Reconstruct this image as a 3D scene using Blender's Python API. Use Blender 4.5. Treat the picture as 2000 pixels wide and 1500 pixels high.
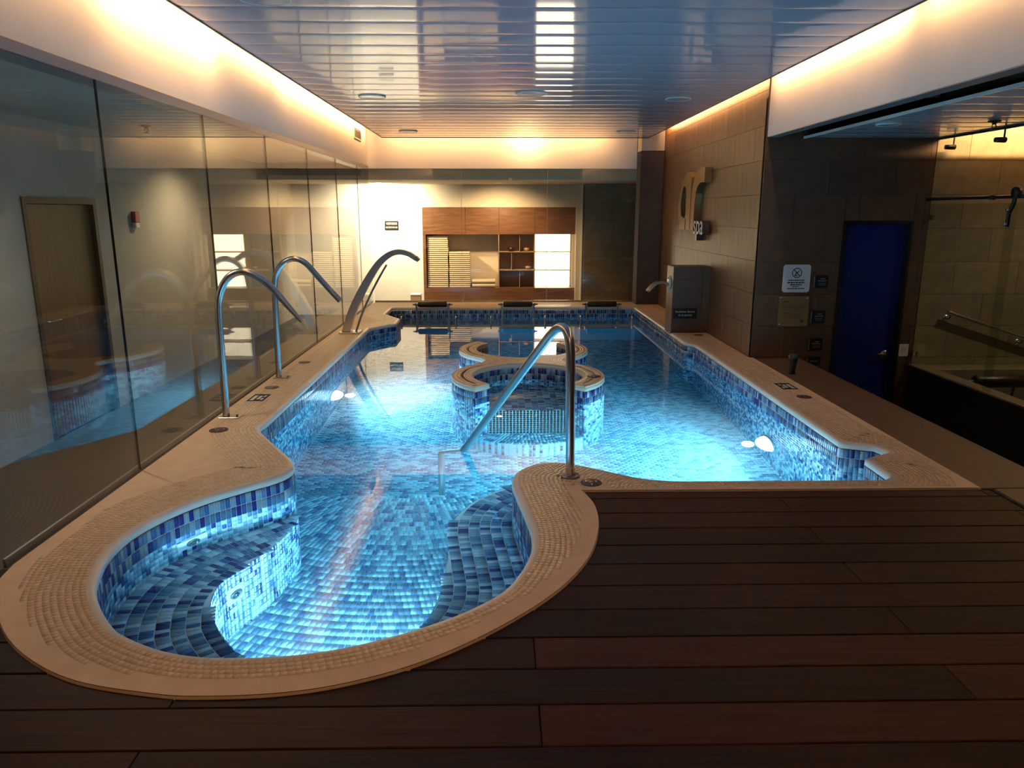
import bpy, math, random
import numpy as np
from mathutils import Vector, Matrix
from mathutils.geometry import tessellate_polygon
random.seed(7); RNG = np.random.default_rng(7)
for o in list(bpy.data.objects): bpy.data.objects.remove(o)
SC = bpy.context.scene; COL = SC.collection
PI = math.pi

# ------------------------------------------------------------------ camera
cd = bpy.data.cameras.new('camera'); cam = bpy.data.objects.new('camera', cd); COL.objects.link(cam)
cd.sensor_width = 36; cd.lens = 1460/2000*36; cd.clip_start = 0.05
cam.location = (0, 0, 1.5)
cam.rotation_euler = (math.radians(90-12.93), 0, math.radians(-0.98))
SC.camera = cam
# ------------------------------------------------------------------ world, view
w = bpy.data.worlds.new('world'); SC.world = w; w.use_nodes = True
w.node_tree.nodes['Background'].inputs[0].default_value = (0.30, 0.36, 0.5, 1)
w.node_tree.nodes['Background'].inputs[1].default_value = 0.004
vs = SC.view_settings
vs.view_transform = 'Standard'; vs.look = 'None'; vs.gamma = 1; vs.use_curve_mapping = False
vs.exposure = 0.15
cy = SC.cycles
cy.max_bounces = 12; cy.diffuse_bounces = 5; cy.glossy_bounces = 6; cy.transmission_bounces = 10
cy.transparent_max_bounces = 20; cy.sample_clamp_indirect = 4.0; cy.blur_glossy = 0.6
cy.caustics_reflective = True; cy.caustics_refractive = True

# ------------------------------------------------------------------ lights of the room
WARM = (1.0, 0.54, 0.21); POOL = (0.64, 0.90, 1.0)
def lamp(kind, name, loc, rot=(0,0,0), power=10, color=(1,1,1), **kw):
    l = bpy.data.lights.new(name, kind); l.energy = power; l.color = color
    for k, v in kw.items(): setattr(l, k, v)
    o = bpy.data.objects.new(name, l); COL.objects.link(o); o.location = loc; o.rotation_euler = rot
    return o
def strip(name, x0, x1, y0, y1, z, power, tilt, color=WARM):
    """a led strip lying on top of the ceiling edge, washing the bulkhead beside it"""
    L = max(x1-x0, y1-y0)
    o = lamp('AREA', name, ((x0+x1)/2, (y0+y1)/2, z), tilt, power, color, shape='RECTANGLE', size=0.05, size_y=L)
    return o
# left cove: two runs with a gap; light faces -X and a little down
strip('cove_left_near', -2.02, -2.02, 4.4, 6.1, 2.80, 42, (0, math.radians(80), 0))
strip('cove_left_nearest', -2.02, -2.02, 0.5, 4.2, 2.80, 26, (0, math.radians(80), 0))
strip('cove_left_mid', -2.02, -2.02, 6.2, 7.6, 2.80, 6, (0, math.radians(80), 0))
strip('cove_left_far', -2.02, -2.02, 7.7, 12.6, 2.80, 42, (0, math.radians(80), 0))
strip('cove_right_near', 2.55, 2.55, 1.0, 5.0, 2.80, 20, (0, math.radians(-80), 0))
strip('cove_right_mid', 2.55, 2.55, 5.2, 7.6, 2.80, 19, (0, math.radians(-80), 0))
strip('cove_right_far', 2.55, 2.55, 7.9, 12.3, 2.80, 26, (0, math.radians(-80), 0))
lamp('AREA', 'cove_end', (0.0, 12.5, 2.74), (math.radians(80), 0, 0), 22, WARM, shape='RECTANGLE', size=3.6, size_y=0.05)
lamp('AREA', 'cove_end_spot', (0.46, 12.55, 2.70), (math.radians(80), 0, 0), 4, (1,.7,.3), shape='RECTANGLE', size=0.2, size_y=0.05)
# changing-room lobby behind the far glass
lamp('SPOT', 'lobby_downlight', (-2.2, 14.2, 2.0), (math.radians(45), 0, 0), 560, (1, .80, .52), spot_size=math.radians(150), spot_blend=0.7, shadow_soft_size=0.06)
lamp('SPOT', 'lobby_downlight', (0.0, 14.0, 1.98), (math.radians(25), 0, 0), 210, (1, .66, .34), spot_size=math.radians(140), spot_blend=0.8, shadow_soft_size=0.06)
# spa cubicle: a warm trough light near the ceiling over the stone wall
lamp('AREA', 'cubicle_trough', (5.6, 7.2, 2.55), (math.radians(50), 0, 0), 90, (1, .66, .30), shape='RECTANGLE', size=2.3, size_y=0.03)
lamp('SPOT', 'cubicle_downlight', (5.6, 6.3, 2.5), (0, 0, 0), 70, (1, .80, .5), spot_size=math.radians(140), spot_blend=0.8, shadow_soft_size=0.05)
# dim corridor downlights behind the left glass
lamp('SPOT', 'corridor_downlight', (-3.25, 9.5, 2.26), (0,0,0), 120, (1,.74,.42), spot_size=math.radians(150), spot_blend=0.9, shadow_soft_size=0.05)
lamp('SPOT', 'corridor_downlight', (-3.1, 5.0, 2.27), (0,0,0), 85, (1.0,.88,.72), spot_size=math.radians(150), spot_blend=0.9, shadow_soft_size=0.05)
# one lamp over the deck behind the photographer
lamp('SPOT', 'deck_downlight', (0.4, -0.6, 2.6), (math.radians(14),0,0), 75, (1,.54,.22), spot_size=math.radians(150), spot_blend=0.9, shadow_soft_size=0.06)

# ------------------------------------------------------------------ materials
def M(name, col, rough=0.5, metal=0.0, spec=0.5, emit=None, es=0.0, noise=None, bump=None, coat=0.0):
    m = bpy.data.materials.new(name); m.use_nodes = True
    nt = m.node_tree; b = nt.nodes['Principled BSDF']
    b.inputs['Base Color'].default_value = (*col, 1); b.inputs['Roughness'].default_value = rough
    b.inputs['Metallic'].default_value = metal; b.inputs['Specular IOR Level'].default_value = spec
    b.inputs['Coat Weight'].default_value = coat; b.inputs['Coat Roughness'].default_value = 0.08
    if emit: b.inputs['Emission Color'].default_value = (*emit, 1); b.inputs['Emission Strength'].default_value = es
    if noise or bump:
        tc = nt.nodes.new('ShaderNodeTexCoord')
        mp = nt.nodes.new('ShaderNodeMapping'); nt.links.new(tc.outputs['Object'], mp.inputs[0])
        sc = (noise or bump)[0]; mp.inputs['Scale'].default_value = sc
        n = nt.nodes.new('ShaderNodeTexNoise'); n.inputs['Scale'].default_value = 1.0; n.inputs['Detail'].default_value = 5
        nt.links.new(mp.outputs[0], n.inputs['Vector'])
        if noise:
            r = nt.nodes.new('ShaderNodeValToRGB'); nt.links.new(n.outputs['Fac'], r.inputs[0])
            r.color_ramp.elements[0].position = 0.3; r.color_ramp.elements[1].position = 0.7
            r.color_ramp.elements[0].color = (*[c*noise[1] for c in col], 1)
            r.color_ramp.elements[1].color = (*[min(1, c*noise[2]) for c in col], 1)
            nt.links.new(r.outputs[0], b.inputs['Base Color'])
        if bump:
            n2 = nt.nodes.new('ShaderNodeTexNoise'); n2.inputs['Scale'].default_value = 1.0; n2.inputs['Detail'].default_value = 3
            mp2 = nt.nodes.new('ShaderNodeMapping'); nt.links.new(tc.outputs['Object'], mp2.inputs[0]); mp2.inputs['Scale'].default_value = bump[0]
            nt.links.new(mp2.outputs[0], n2.inputs['Vector'])
            bp = nt.nodes.new('ShaderNodeBump'); bp.inputs['Strength'].default_value = bump[1]; bp.inputs['Distance'].default_value = bump[2]
            nt.links.new(n2.outputs['Fac'], bp.inputs['Height']); nt.links.new(bp.outputs[0], b.inputs['Normal'])
    return m
def glass_mat(name, tint, ior=1.5, rough=0.0):
    m = bpy.data.materials.new(name); m.use_nodes = True; nt = m.node_tree
    for n in list(nt.nodes):
        if n.type != 'OUTPUT_MATERIAL': nt.nodes.remove(n)
    out = nt.nodes['Material Output']
    f = nt.nodes.new('ShaderNodeFresnel')
    # thin pane: the ray leaves the pane parallel to how it came in, so both faces use the outside angle
    ge = nt.nodes.new('ShaderNodeNewGeometry'); mr = nt.nodes.new('ShaderNodeMapRange')
    mr.inputs['To Min'].default_value = ior; mr.inputs['To Max'].default_value = 1/ior
    nt.links.new(ge.outputs['Backfacing'], mr.inputs['Value']); nt.links.new(mr.outputs[0], f.inputs[0])
    t = nt.nodes.new('ShaderNodeBsdfTransparent'); t.inputs[0].default_value = (*tint, 1)
    g = nt.nodes.new('ShaderNodeBsdfGlossy'); g.inputs['Roughness'].default_value = rough
    mx = nt.nodes.new('ShaderNodeMixShader')
    nt.links.new(f.outputs[0], mx.inputs[0]); nt.links.new(t.outputs[0], mx.inputs[1]); nt.links.new(g.outputs[0], mx.inputs[2])
    nt.links.new(mx.outputs[0], out.inputs[0])
    return m
def water_mat():
    m = bpy.data.materials.new('water'); m.use_nodes = True; nt = m.node_tree
    for n in list(nt.nodes):
        if n.type != 'OUTPUT_MATERIAL': nt.nodes.remove(n)
    out = nt.nodes['Material Output']
    g = nt.nodes.new('ShaderNodeBsdfGlass'); g.inputs['IOR'].default_value = 1.333; g.inputs['Roughness'].default_value = 0.0
    g.inputs['Color'].default_value = (1, 1, 1, 1)
    tc = nt.nodes.new('ShaderNodeTexCoord')
    mp = nt.nodes.new('ShaderNodeMapping'); mp.inputs['Scale'].default_value = (2.5, 6.0, 1); nt.links.new(tc.outputs['Object'], mp.inputs[0])
    n = nt.nodes.new('ShaderNodeTexNoise'); n.inputs['Scale'].default_value = 2.2; n.inputs['Detail'].default_value = 2.0
    nt.links.new(mp.outputs[0], n.inputs['Vector'])
    b = nt.nodes.new('ShaderNodeBump'); b.inputs['Strength'].default_value = 0.012; b.inputs['Distance'].default_value = 0.004
    nt.links.new(n.outputs['Fac'], b.inputs['Height']); nt.links.new(b.outputs[0], g.inputs['Normal'])
    nt.links.new(g.outputs[0], out.inputs[0])
    va = nt.nodes.new('ShaderNodeVolumeAbsorption'); va.inputs['Color'].default_value = (0.0, 0.74, 0.92, 1); va.inputs['Density'].default_value = 0.5
    vsn = nt.nodes.new('ShaderNodeVolumeScatter'); vsn.inputs['Color'].default_value = (.75,.9,1,1); vsn.inputs['Density'].default_value = 0.10
    vsn.inputs['Anisotropy'].default_value = 0.3
    ad = nt.nodes.new('ShaderNodeAddShader'); nt.links.new(va.outputs[0], ad.inputs[0]); nt.links.new(vsn.outputs[0], ad.inputs[1])
    nt.links.new(ad.outputs[0], out.inputs['Volume'])
    return m
MT = {}
MT['steel'] = M('brushed_steel', (.62,.60,.58), .24, 1.0)
MT['steel_dark'] = M('dark_steel', (.20,.18,.17), .35, 1.0)
MT['chrome'] = M('chrome', (.75,.73,.70), .08, 1.0)
MT['bronze'] = M('blackened_metal', (.035,.028,.024), .4, .6)
MT['white_wall'] = M('white_paint', (.74,.70,.66), .6, noise=((3,3,3), .97, 1.02))
MT['cream'] = M('cream_paint', (.60,.52,.40), .6)
MT['reflection_cream'] = M('cream_with_reflection', (.72,.52,.30), .5)  # lighter, warmer tint stands in for reflections in the far glass
MT['grey_paint'] = M('grey_paint', (.46,.43,.38), .6, noise=((2,2,2), .94, 1.04))
MT['ceil'] = M('gloss_ceiling_panel', (.47,.42,.50), .07, spec=1.0)
MT['ceil_side'] = M('gloss_side_ceiling_panel', (.42,.43,.48), .12, spec=.6)
MT['channel'] = M('anodised_channel', (.34,.35,.38), .35, .7)
MT['slot'] = M('black_slot', (.012,.012,.014), .6)
MT['cope'] = [M('cream_mosaic_%d'%i, c, .28, noise=((40,40,40), .92, 1.05)) for i, c in enumerate([(.74,.53,.33),(.79,.58,.38),(.68,.48,.29)])]
MT['cope_base'] = M('cream_grout', (.66,.46,.28), .55, noise=((9,9,9), .9, 1.06))
MT['nose'] = M('cream_bullnose', (.64,.57,.49), .3)
MT['grout'] = M('pale_grout', (.78,.82,.84), .6)
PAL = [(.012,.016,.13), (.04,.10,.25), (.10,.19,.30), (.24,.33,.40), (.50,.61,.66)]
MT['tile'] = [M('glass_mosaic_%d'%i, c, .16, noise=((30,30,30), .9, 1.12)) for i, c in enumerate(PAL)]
MT['deck'] = [M('dark_deck_wood_%d'%i, c, .48, spec=.10, noise=((2.5,60,60), .6, 1.35), bump=((3,160,30), .25, .004)) for i, c in enumerate([(.034,.0120,.0058),(.027,.0100,.0053),(.046,.0145,.0064),(.020,.0080,.0048)])]
MT['void'] = M('dark_subfloor', (.006,.005,.005), .9)
MT['strip'] = M('brown_composite', (.105,.052,.025), .5, noise=((60,60,60), .75, 1.2))
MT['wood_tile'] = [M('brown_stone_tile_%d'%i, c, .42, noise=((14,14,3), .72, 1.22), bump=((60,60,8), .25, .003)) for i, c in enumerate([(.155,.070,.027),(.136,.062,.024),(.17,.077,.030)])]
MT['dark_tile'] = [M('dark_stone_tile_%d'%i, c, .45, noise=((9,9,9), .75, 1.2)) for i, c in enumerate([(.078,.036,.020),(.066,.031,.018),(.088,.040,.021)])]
MT['grey_tile'] = [M('grey_stone_tile_%d'%i, c, .45, noise=((9,9,9), .8, 1.15)) for i, c in enumerate([(.20,.150,.088),(.18,.135,.080),(.22,.165,.096)])]
MT['joint'] = M('dark_joint', (.035,.024,.018), .8)
MT['blue_door'] = M('door_with_blue_light', (.004,.014,.10), .35)  # blue light falling on the door is put into its base colour
MT['brown_door'] = M('brown_door_veneer', (.17,.082,.024), .5, noise=((30,30,2), .8, 1.15))
MT['door_frame'] = M('dark_door_frame', (.05,.026,.012), .5)
MT['black'] = M('black_laminate', (.008,.008,.009), .35)
MT['low_floor'] = M('dark_floor_tile', (.05,.042,.038), .35)
MT['wood'] = M('lobby_wood', (.15,.062,.025), .42, noise=((3,3,26), .62, 1.35))
MT['shelf_wood'] = M('shelf_lining', (.40,.25,.14), .5)
MT['towel'] = M('towel_cotton', (.50,.39,.25), .9, bump=((120,120,120), .5, .004))
MT['lit'] = M('backlit_panel', (.9,.85,.75), .5, emit=(1,.83,.58), es=6.0)
MT['sign_white'] = M('white_sign', (.62,.55,.55), .35)
MT['sign_black'] = M('black_sign', (.010,.009,.009), .6, spec=.15)
MT['ink'] = M('dark_print', (.02,.008,.01), .5)
MT['print'] = M('light_print', (.62,.57,.54), .5)
MT['dim_print'] = M('dim_print', (.16,.14,.13), .5)
MT['plaque'] = M('bronze_plaque', (.24,.125,.055), .38, .3)
MT['paper'] = M('paper', (.62,.52,.45), .7)
MT['cushion'] = M('dark_brown_vinyl', (.022,.010,.008), .35)
MT['lid'] = M('brown_plastic_lid', (.055,.032,.024), .45, noise=((25,25,25), .8, 1.2))
MT['abs'] = M('white_abs_plastic', (.78,.80,.80), .3)
MT['cup'] = M('dark_green_glass', (.004,.014,.012), .06)
MT['red'] = M('red_plastic', (.42,.03,.02), .4)
MT['logo'] = M('brushed_bronze_letters', (.28,.175,.085), .38, .75)
MT['glass'] = glass_mat('clear_glass', (.94,.96,.94))
MT['glass2'] = glass_mat('screen_glass', (.90,.93,.90))
MT['water'] = water_mat()
MT['lens'] = M('lamp_lens', (.9,.95,1), .3, emit=(.80,.93,1.0), es=40.0)
MT['shade'] = M('lamp_diffuser', (.9,.9,.85), .4, emit=(1,.8,.5), es=18.0)

# ------------------------------------------------------------------ mesh helpers
class MB:
    def __init__(s): s.v = []; s.f = []; s.sm = []
    def add(s, vs, fs, smooth=False):
        k = len(s.v); s.v += [tuple(p) for p in vs]; s.f += [tuple(i+k for i in f) for f in fs]; s.sm += [smooth]*len(fs); return s
    def box(s, x0, x1, y0, y1, z0, z1):
        return s.add([(x0,y0,z0),(x1,y0,z0),(x1,y1,z0),(x0,y1,z0),(x0,y0,z1),(x1,y0,z1),(x1,y1,z1),(x0,y1,z1)],
                     [(0,3,2,1),(4,5,6,7),(0,1,5,4),(1,2,6,5),(2,3,7,6),(3,0,4,7)])
    def bevbox(s, x0, x1, y0, y1, z0, z1, b):
        """box with chamfered edges"""
        X = (x0, x1); Y = (y0, y1); Z = (z0, z1); V = []; idx = {}
        for i in (0,1):
            for j in (0,1):
                for k in (0,1):
                    sx, sy, sz = (1-2*i)*b, (1-2*j)*b, (1-2*k)*b
                    for a, p in (('x',(X[i],Y[j]+sy,Z[k]+sz)),('y',(X[i]+sx,Y[j],Z[k]+sz)),('z',(X[i]+sx,Y[j]+sy,Z[k]))):
                        idx[i,j,k,a] = len(V); V.append(p)
        F = []
        q = lambda *t: F.append(tuple(idx[i] for i in t))
        for i in (0,1): q(*[(i,j,k,'x') for j,k in ((0,0),(1,0),(1,1),(0,1))][::(1 if i else -1)])
        for j in (0,1): q(*[(i,j,k,'y') for i,k in ((0,0),(0,1),(1,1),(1,0))][::(1 if j else -1)])
        for k in (0,1): q(*[(i,j,k,'z') for i,j in ((0,0),(1,0),(1,1),(0,1))][::(1 if k else -1)])
        for j in (0,1):
            for k in (0,1): q((0,j,k,'y'),(1,j,k,'y'),(1,j,k,'z'),(0,j,k,'z'))
        for i in (0,1):
            for k in (0,1): q((i,0,k,'x'),(i,1,k,'x'),(i,1,k,'z'),(i,0,k,'z'))
        for i in (0,1):
            for j in (0,1): q((i,j,0,'x'),(i,j,1,'x'),(i,j,1,'y'),(i,j,0,'y'))
        for i in (0,1):
            for j in (0,1):
                for k in (0,1): q((i,j,k,'x'),(i,j,k,'y'),(i,j,k,'z'))
        return s.add(V, F)
    def prism(s, poly, z0, z1, cap0=True):
        n = len(poly); tri = tessellate_polygon([[Vector((x,y,0)) for x,y in poly]])
        vs = [(x,y,z0) for x,y in poly] + [(x,y,z1) for x,y in poly]
        fs = [(i,(i+1)%n,n+(i+1)%n,n+i) for i in range(n)]
        fs += [(a+n,b+n,c+n) for a,b,c in tri]
        if cap0: fs += [(c,b,a) for a,b,c in tri]
        return s.add(vs, fs)
    def ring(s, outer, inner, z):
        pl = [[Vector((x,y,0)) for x,y in outer], [Vector((x,y,0)) for x,y in inner]]
        pts = [(x,y,z) for x,y in list(outer)+list(inner)]
        return s.add(pts, [tuple(t) for t in tessellate_polygon(pl)])
    def tube(s, path, r, seg=16, cap=True, flat=None):
        """round (or, with flat=(w,h), flattened) bar along a path; r may be a list"""
        P = [Vector(p) for p in path]; n = len(P)
        R = r if isinstance(r, (list, tuple)) else [r]*n
        T = [(P[min(i+1,n-1)]-P[max(i-1,0)]).normalized() for i in range(n)]
        a = Vector((0,0,1)) if abs(T[0].z) < .9 else Vector((0,1,0))
        N = (a - T[0]*a.dot(T[0])).normalized(); V = []
        for i in range(n):
            if i: N = (N - T[i]*N.dot(T[i])).normalized()
            B = T[i].cross(N)
            for k in range(seg):
                t = 2*PI*k/seg; V.append(P[i] + (N*math.cos(t) + B*math.sin(t))*R[i])
        F = [(i*seg+k, i*seg+(k+1)%seg, (i+1)*seg+(k+1)%seg, (i+1)*seg+k) for i in range(n-1) for k in range(seg)]
        s.add(V, F, True)
        if cap:
            s.add([V[k] for k in range(seg)], [tuple(range(seg))[::-1]]); s.add([V[(n-1)*seg+k] for k in range(seg)], [tuple(range(seg))])
        return s
    def lathe(s, prof, c=(0,0,0), seg=24, axis='z'):
        V = []; n = len(prof)
        for r, z in prof:
            for k in range(seg):
                t = 2*PI*k/seg; p = (r*math.cos(t), r*math.sin(t), z)
                if axis == 'x': p = (p[2], p[0], p[1])
                if axis == 'y': p = (p[0], p[2], p[1])
                V.append((p[0]+c[0], p[1]+c[1], p[2]+c[2]))
        F = [(i*seg+k, i*seg+(k+1)%seg, (i+1)*seg+(k+1)%seg, (i+1)*seg+k) for i in range(n-1) for k in range(seg)]
        return s.add(V, F, True)
    def mesh(s, name):
        m = bpy.data.meshes.new(name); m.from_pydata(s.v, [], s.f); m.polygons.foreach_set('use_smooth', s.sm); m.update()
        import bmesh
        bm = bmesh.new(); bm.from_mesh(m); bmesh.ops.recalc_face_normals(bm, faces=bm.faces); bm.to_mesh(m); bm.free()
        return m
    def build(s, name, mat, parent=None):
        m = s.mesh(name); m.materials.append(mat); return link(name, m, parent)
def link(name, mesh, parent=None):
    o = bpy.data.objects.new(name, mesh); COL.objects.link(o)
    if parent is not None: o.parent = parent
    return o
def tag(o, label=None, cat=None, group=None, kind=None):
    if label: o['label'] = label
    if cat: o['category'] = cat
    if group: o['group'] = group
    if kind: o['kind'] = kind
    return o
def thing(name, label, cat, group=None, loc=(0,0,0), rz=0):
    o = bpy.data.objects.new(name, None); COL.objects.link(o); o.location = loc; o.rotation_euler = (0,0,rz); o.empty_display_size = .1
    return tag(o, label, cat, group)
def struct(name, label=None, loc=(0,0,0)):
    o = bpy.data.objects.new(name, None); COL.objects.link(o); o.location = loc; o.empty_display_size = .1
    o['kind'] = 'structure'
    if label: o['label'] = label
    return o
def bez(pts, n=8):
    """Catmull-Rom through 2D/3D points"""
    P = [np.array(p, float) for p in pts]; out = []
    for i in range(len(P)-1):
        p0 = P[i-1] if i else 2*P[0]-P[1]; p1 = P[i]; p2 = P[i+1]; p3 = P[i+2] if i+2 < len(P) else 2*P[-1]-P[-2]
        for k in range(n):
            t = k/n
            out.append(.5*((2*p1)+(-p0+p2)*t+(2*p0-5*p1+4*p2-p3)*t*t+(-p0+3*p1-3*p2+p3)*t**3))
    out.append(P[-1]); return out
def text(name, body, mat, parent, size, mtx, depth=.002, align='CENTER', sx=1.0):
    c = bpy.data.curves.new(name, 'FONT'); c.body = body; c.size = size; c.extrude = depth; c.align_x = align; c.align_y = 'CENTER'
    c.space_character = 1.0
    t = bpy.data.objects.new(name, c); COL.objects.link(t)
    dg = bpy.context.evaluated_depsgraph_get(); dg.update()
    m = bpy.data.meshes.new_from_object(t.evaluated_get(dg)); bpy.data.objects.remove(t); bpy.data.curves.remove(c)
    m.transform(mtx @ Matrix.Diagonal((sx,1,1,1))); m.materials.clear(); m.materials.append(mat)
    return link(name, m, parent)
def frame(x, y, z):
    """matrix from column axes x,y,z as 3-vectors"""
    return Matrix((x, y, z)).transposed()
FY = Matrix(((1,0,0,0),(0,0,-1,0),(0,1,0,0),(0,0,0,1)))           # text in XZ plane facing -Y (towards camera)
FX = Matrix(((0,0,-1,0),(-1,0,0,0),(0,1,0,0),(0,0,0,1)))          # text in YZ plane facing -X

# ------------------------------------------------------------------ mosaic helpers
def inside(P, poly):
    P = np.asarray(P); poly = np.asarray(poly); x, y = P[:,0], P[:,1]; r = np.zeros(len(P), bool)
    x1, y1 = poly[:,0], poly[:,1]; x2, y2 = np.roll(x1,-1), np.roll(y1,-1)
    for a,b,c,d in zip(x1,y1,x2,y2):
        if b == d: continue
        k = ((b > y) != (d > y)) & (x < (c-a)*(y-b)/(d-b)+a); r ^= k
    return r
def dist_poly(P, poly, closed=True):
    P = np.asarray(P); poly = np.asarray(poly); A = poly; B = np.roll(poly,-1,0)
    if not closed: A, B = poly[:-1], poly[1:]
    best = np.full(len(P), 1e9)
    for a, b in zip(A, B):
        d = b-a; L = d@d
        if L < 1e-12: continue
        t = np.clip(((P-a)@d)/L, 0, 1); q = P-(a+t[:,None]*d); best = np.minimum(best, np.hypot(q[:,0], q[:,1]))
    return best
def resample(poly, step, closed=True):
    P = np.asarray(poly, float)
    if closed: P = np.vstack([P, P[:1]])
    L = np.r_[0, np.cumsum(np.hypot(*np.diff(P, axis=0).T))]
    n = max(2, int(round(L[-1]/step))); s = np.linspace(0, L[-1], n+1)
    out = np.c_[np.interp(s, L, P[:,0]), np.interp(s, L, P[:,1])]
    return out[:-1] if closed else out
def normals(P, closed=True):
    """right-hand (outward for a CCW loop) mitred normals"""
    d = np.roll(P,-1,0)-P if closed else np.vstack([np.diff(P,axis=0), P[-1:]-P[-2:-1]])
    d /= np.maximum(np.hypot(d[:,0], d[:,1]), 1e-9)[:,None]
    n = np.c_[d[:,1], -d[:,0]]; m = np.roll(n,1,0)
    if not closed: m[0] = n[0]
    s = n+m; k = 1+np.sum(n*m,1); return s/np.maximum(k, .35)[:,None]
class Mosaic:
    """collects flat tiles: centre, two half-axes, face normal, colour"""
    def __init__(s): s.C=[]; s.U=[]; s.V=[]; s.N=[]; s.K=[]
    def put(s, C, U, V, N, K):
        s.C.append(np.asarray(C,float)); s.U.append(np.asarray(U,float)); s.V.append(np.asarray(V,float)); s.N.append(np.asarray(N,float)); s.K.append(np.asarray(K))
    def arrays(s): return [np.concatenate(a) for a in (s.C, s.U, s.V, s.N, s.K)]
def vec3(a, z=0.0): return np.c_[a, np.full(len(a), z)]
def tile_mesh_np(name, C, U, V, N, K, mats, th=.004):
    n = len(C)
    if n == 0: return None
    b = C - N*th
    corners = [(-1,-1),(1,-1),(1,1),(-1,1)]
    vv = np.stack([b+U*i+V*j for i,j in corners] + [C+U*i*.97+V*j*.97 for i,j in corners], 1).reshape(-1,3)
    base = (np.arange(n)*8)[:,None,None]
    fq = np.array([(4,5,6,7),(0,1,5,4),(1,2,6,5),(2,3,7,6),(3,0,4,7)])[None]
    F = (base+fq).reshape(-1,4)
    me = bpy.data.meshes.new(name); me.vertices.add(len(vv)); me.vertices.foreach_set('co', vv.ravel())
    me.loops.add(F.size); me.loops.foreach_set('vertex_index', F.ravel()); me.polygons.add(len(F))
    me.polygons.foreach_set('loop_start', np.arange(len(F))*4); me.polygons.foreach_set('loop_total', np.full(len(F),4))
    for m in mats: me.materials.append(m)
    me.polygons.foreach_set('material_index', np.repeat(K,5)); me.update(calc_edges=True); me.validate()
    return me
def lay_mosaic(mo, single, rest, parent, mats, pick, nmax=300, th=.004):
    """the tiles that show largest become objects of their own, the rest one joined part"""
    C,U,V,N,K = mo.arrays()
    score = pick(C); order = np.argsort(score); chosen = order[np.isfinite(score[order])][:nmax]
    mask = np.ones(len(C), bool); mask[chosen] = False
    me = tile_mesh_np(rest, C[mask],U[mask],V[mask],N[mask],K[mask], mats, th)
    if me: link(rest, me, parent)['kind'] = 'stuff'
    cache = {}
    for i in chosen:
        hu, hv = np.linalg.norm(U[i]), np.linalg.norm(V[i]); key = (round(hu,4), round(hv,4), int(K[i]))
        if key not in cache:
            m = tile_mesh_np(single, np.zeros((1,3)), np.array([[hu,0,0]]), np.array([[0,hv,0]]), np.array([[0,0,1.]]), np.array([0]), [mats[K[i]]], th)
            cache[key] = m
        u = Vector(U[i]).normalized(); v = Vector(V[i]).normalized(); n = u.cross(v)
        if n.dot(Vector(N[i])) < 0: v = -v; n = -n
        o = link(single, cache[key], parent)
        mt = frame(u, v, n).to_4x4(); mt.translation = Vector(C[i]); o.matrix_local = mt
    return mask.sum()
def colours(n, p): return RNG.choice(len(p), n, p=p)
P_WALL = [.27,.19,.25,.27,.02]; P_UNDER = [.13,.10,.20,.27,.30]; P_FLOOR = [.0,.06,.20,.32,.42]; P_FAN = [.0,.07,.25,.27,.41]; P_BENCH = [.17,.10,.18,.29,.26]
def wall_tiles(mo, poly, z_top, z_bot, closed, P=P_WALL, tw=.031, th=.0625, side=-1, keep=None):
    """upright tiles facing the water along a plan line; side -1: face to the left of travel"""
    Q = resample(poly, tw, closed); A = Q; B = np.roll(Q,-1,0) if closed else Q[1:]
    if not closed: A = Q[:-1]
    c = (A+B)/2; d = B-A; L = np.hypot(d[:,0], d[:,1]); t = d/L[:,None]; nrm = side*np.c_[t[:,1], -t[:,0]]
    k = int(round((z_top-z_bot)/th)); h = (z_top-z_bot)/k
    for r in range(k):
        z = z_top-(r+.5)*h
        m = np.ones(len(c), bool) if keep is None else keep(c, z)
        if not m.any(): continue
        n = m.sum()
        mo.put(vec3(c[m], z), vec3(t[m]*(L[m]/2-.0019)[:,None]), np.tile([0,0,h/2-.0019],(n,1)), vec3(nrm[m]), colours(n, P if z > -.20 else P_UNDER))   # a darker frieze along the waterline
def curve_rows(mo, poly, offs, w_along, w_across, z, closed, keep, P, gap=.0018, sgn=1):
    """flat tiles in rows that follow a plan line; offs: row centre offsets along the right-hand normal * sgn"""
    for d in offs:
        Q = resample(poly, .02, closed); Q = Q+normals(Q, closed)*d*sgn; Q = resample(Q, w_along, closed)
        B = np.roll(Q,-1,0) if closed else Q[1:]; A = Q if closed else Q[:-1]
        c = (A+B)/2; dd = B-A; L = np.maximum(np.hypot(dd[:,0], dd[:,1]), 1e-6); t = dd/L[:,None]; nn = np.c_[t[:,1], -t[:,0]]
        m = keep(c, d) & (L > w_along*.5)
        if not m.any(): continue
        n = m.sum()
        mo.put(vec3(c[m], z), vec3(t[m]*(L[m]/2-gap)[:,None]), vec3(nn[m]*(w_across/2-gap)), np.tile([0,0,1.],(n,1)), colours(n, P))
def sweep(mb, poly, prof, closed=True, sgn=1):
    Q = np.asarray(poly); N = normals(Q.copy(), closed)*sgn; n = len(Q); V = []
    for d, z in prof:
        for i in range(n): V.append((Q[i,0]+N[i,0]*d, Q[i,1]+N[i,1]*d, z))
    F = []; mcount = n if closed else n-1
    for k in range(len(prof)-1):
        for i in range(mcount): j = (i+1)%n; F.append((k*n+i, k*n+j, (k+1)*n+j, (k+1)*n+i))
    return mb.add(V, F, True)

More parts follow.
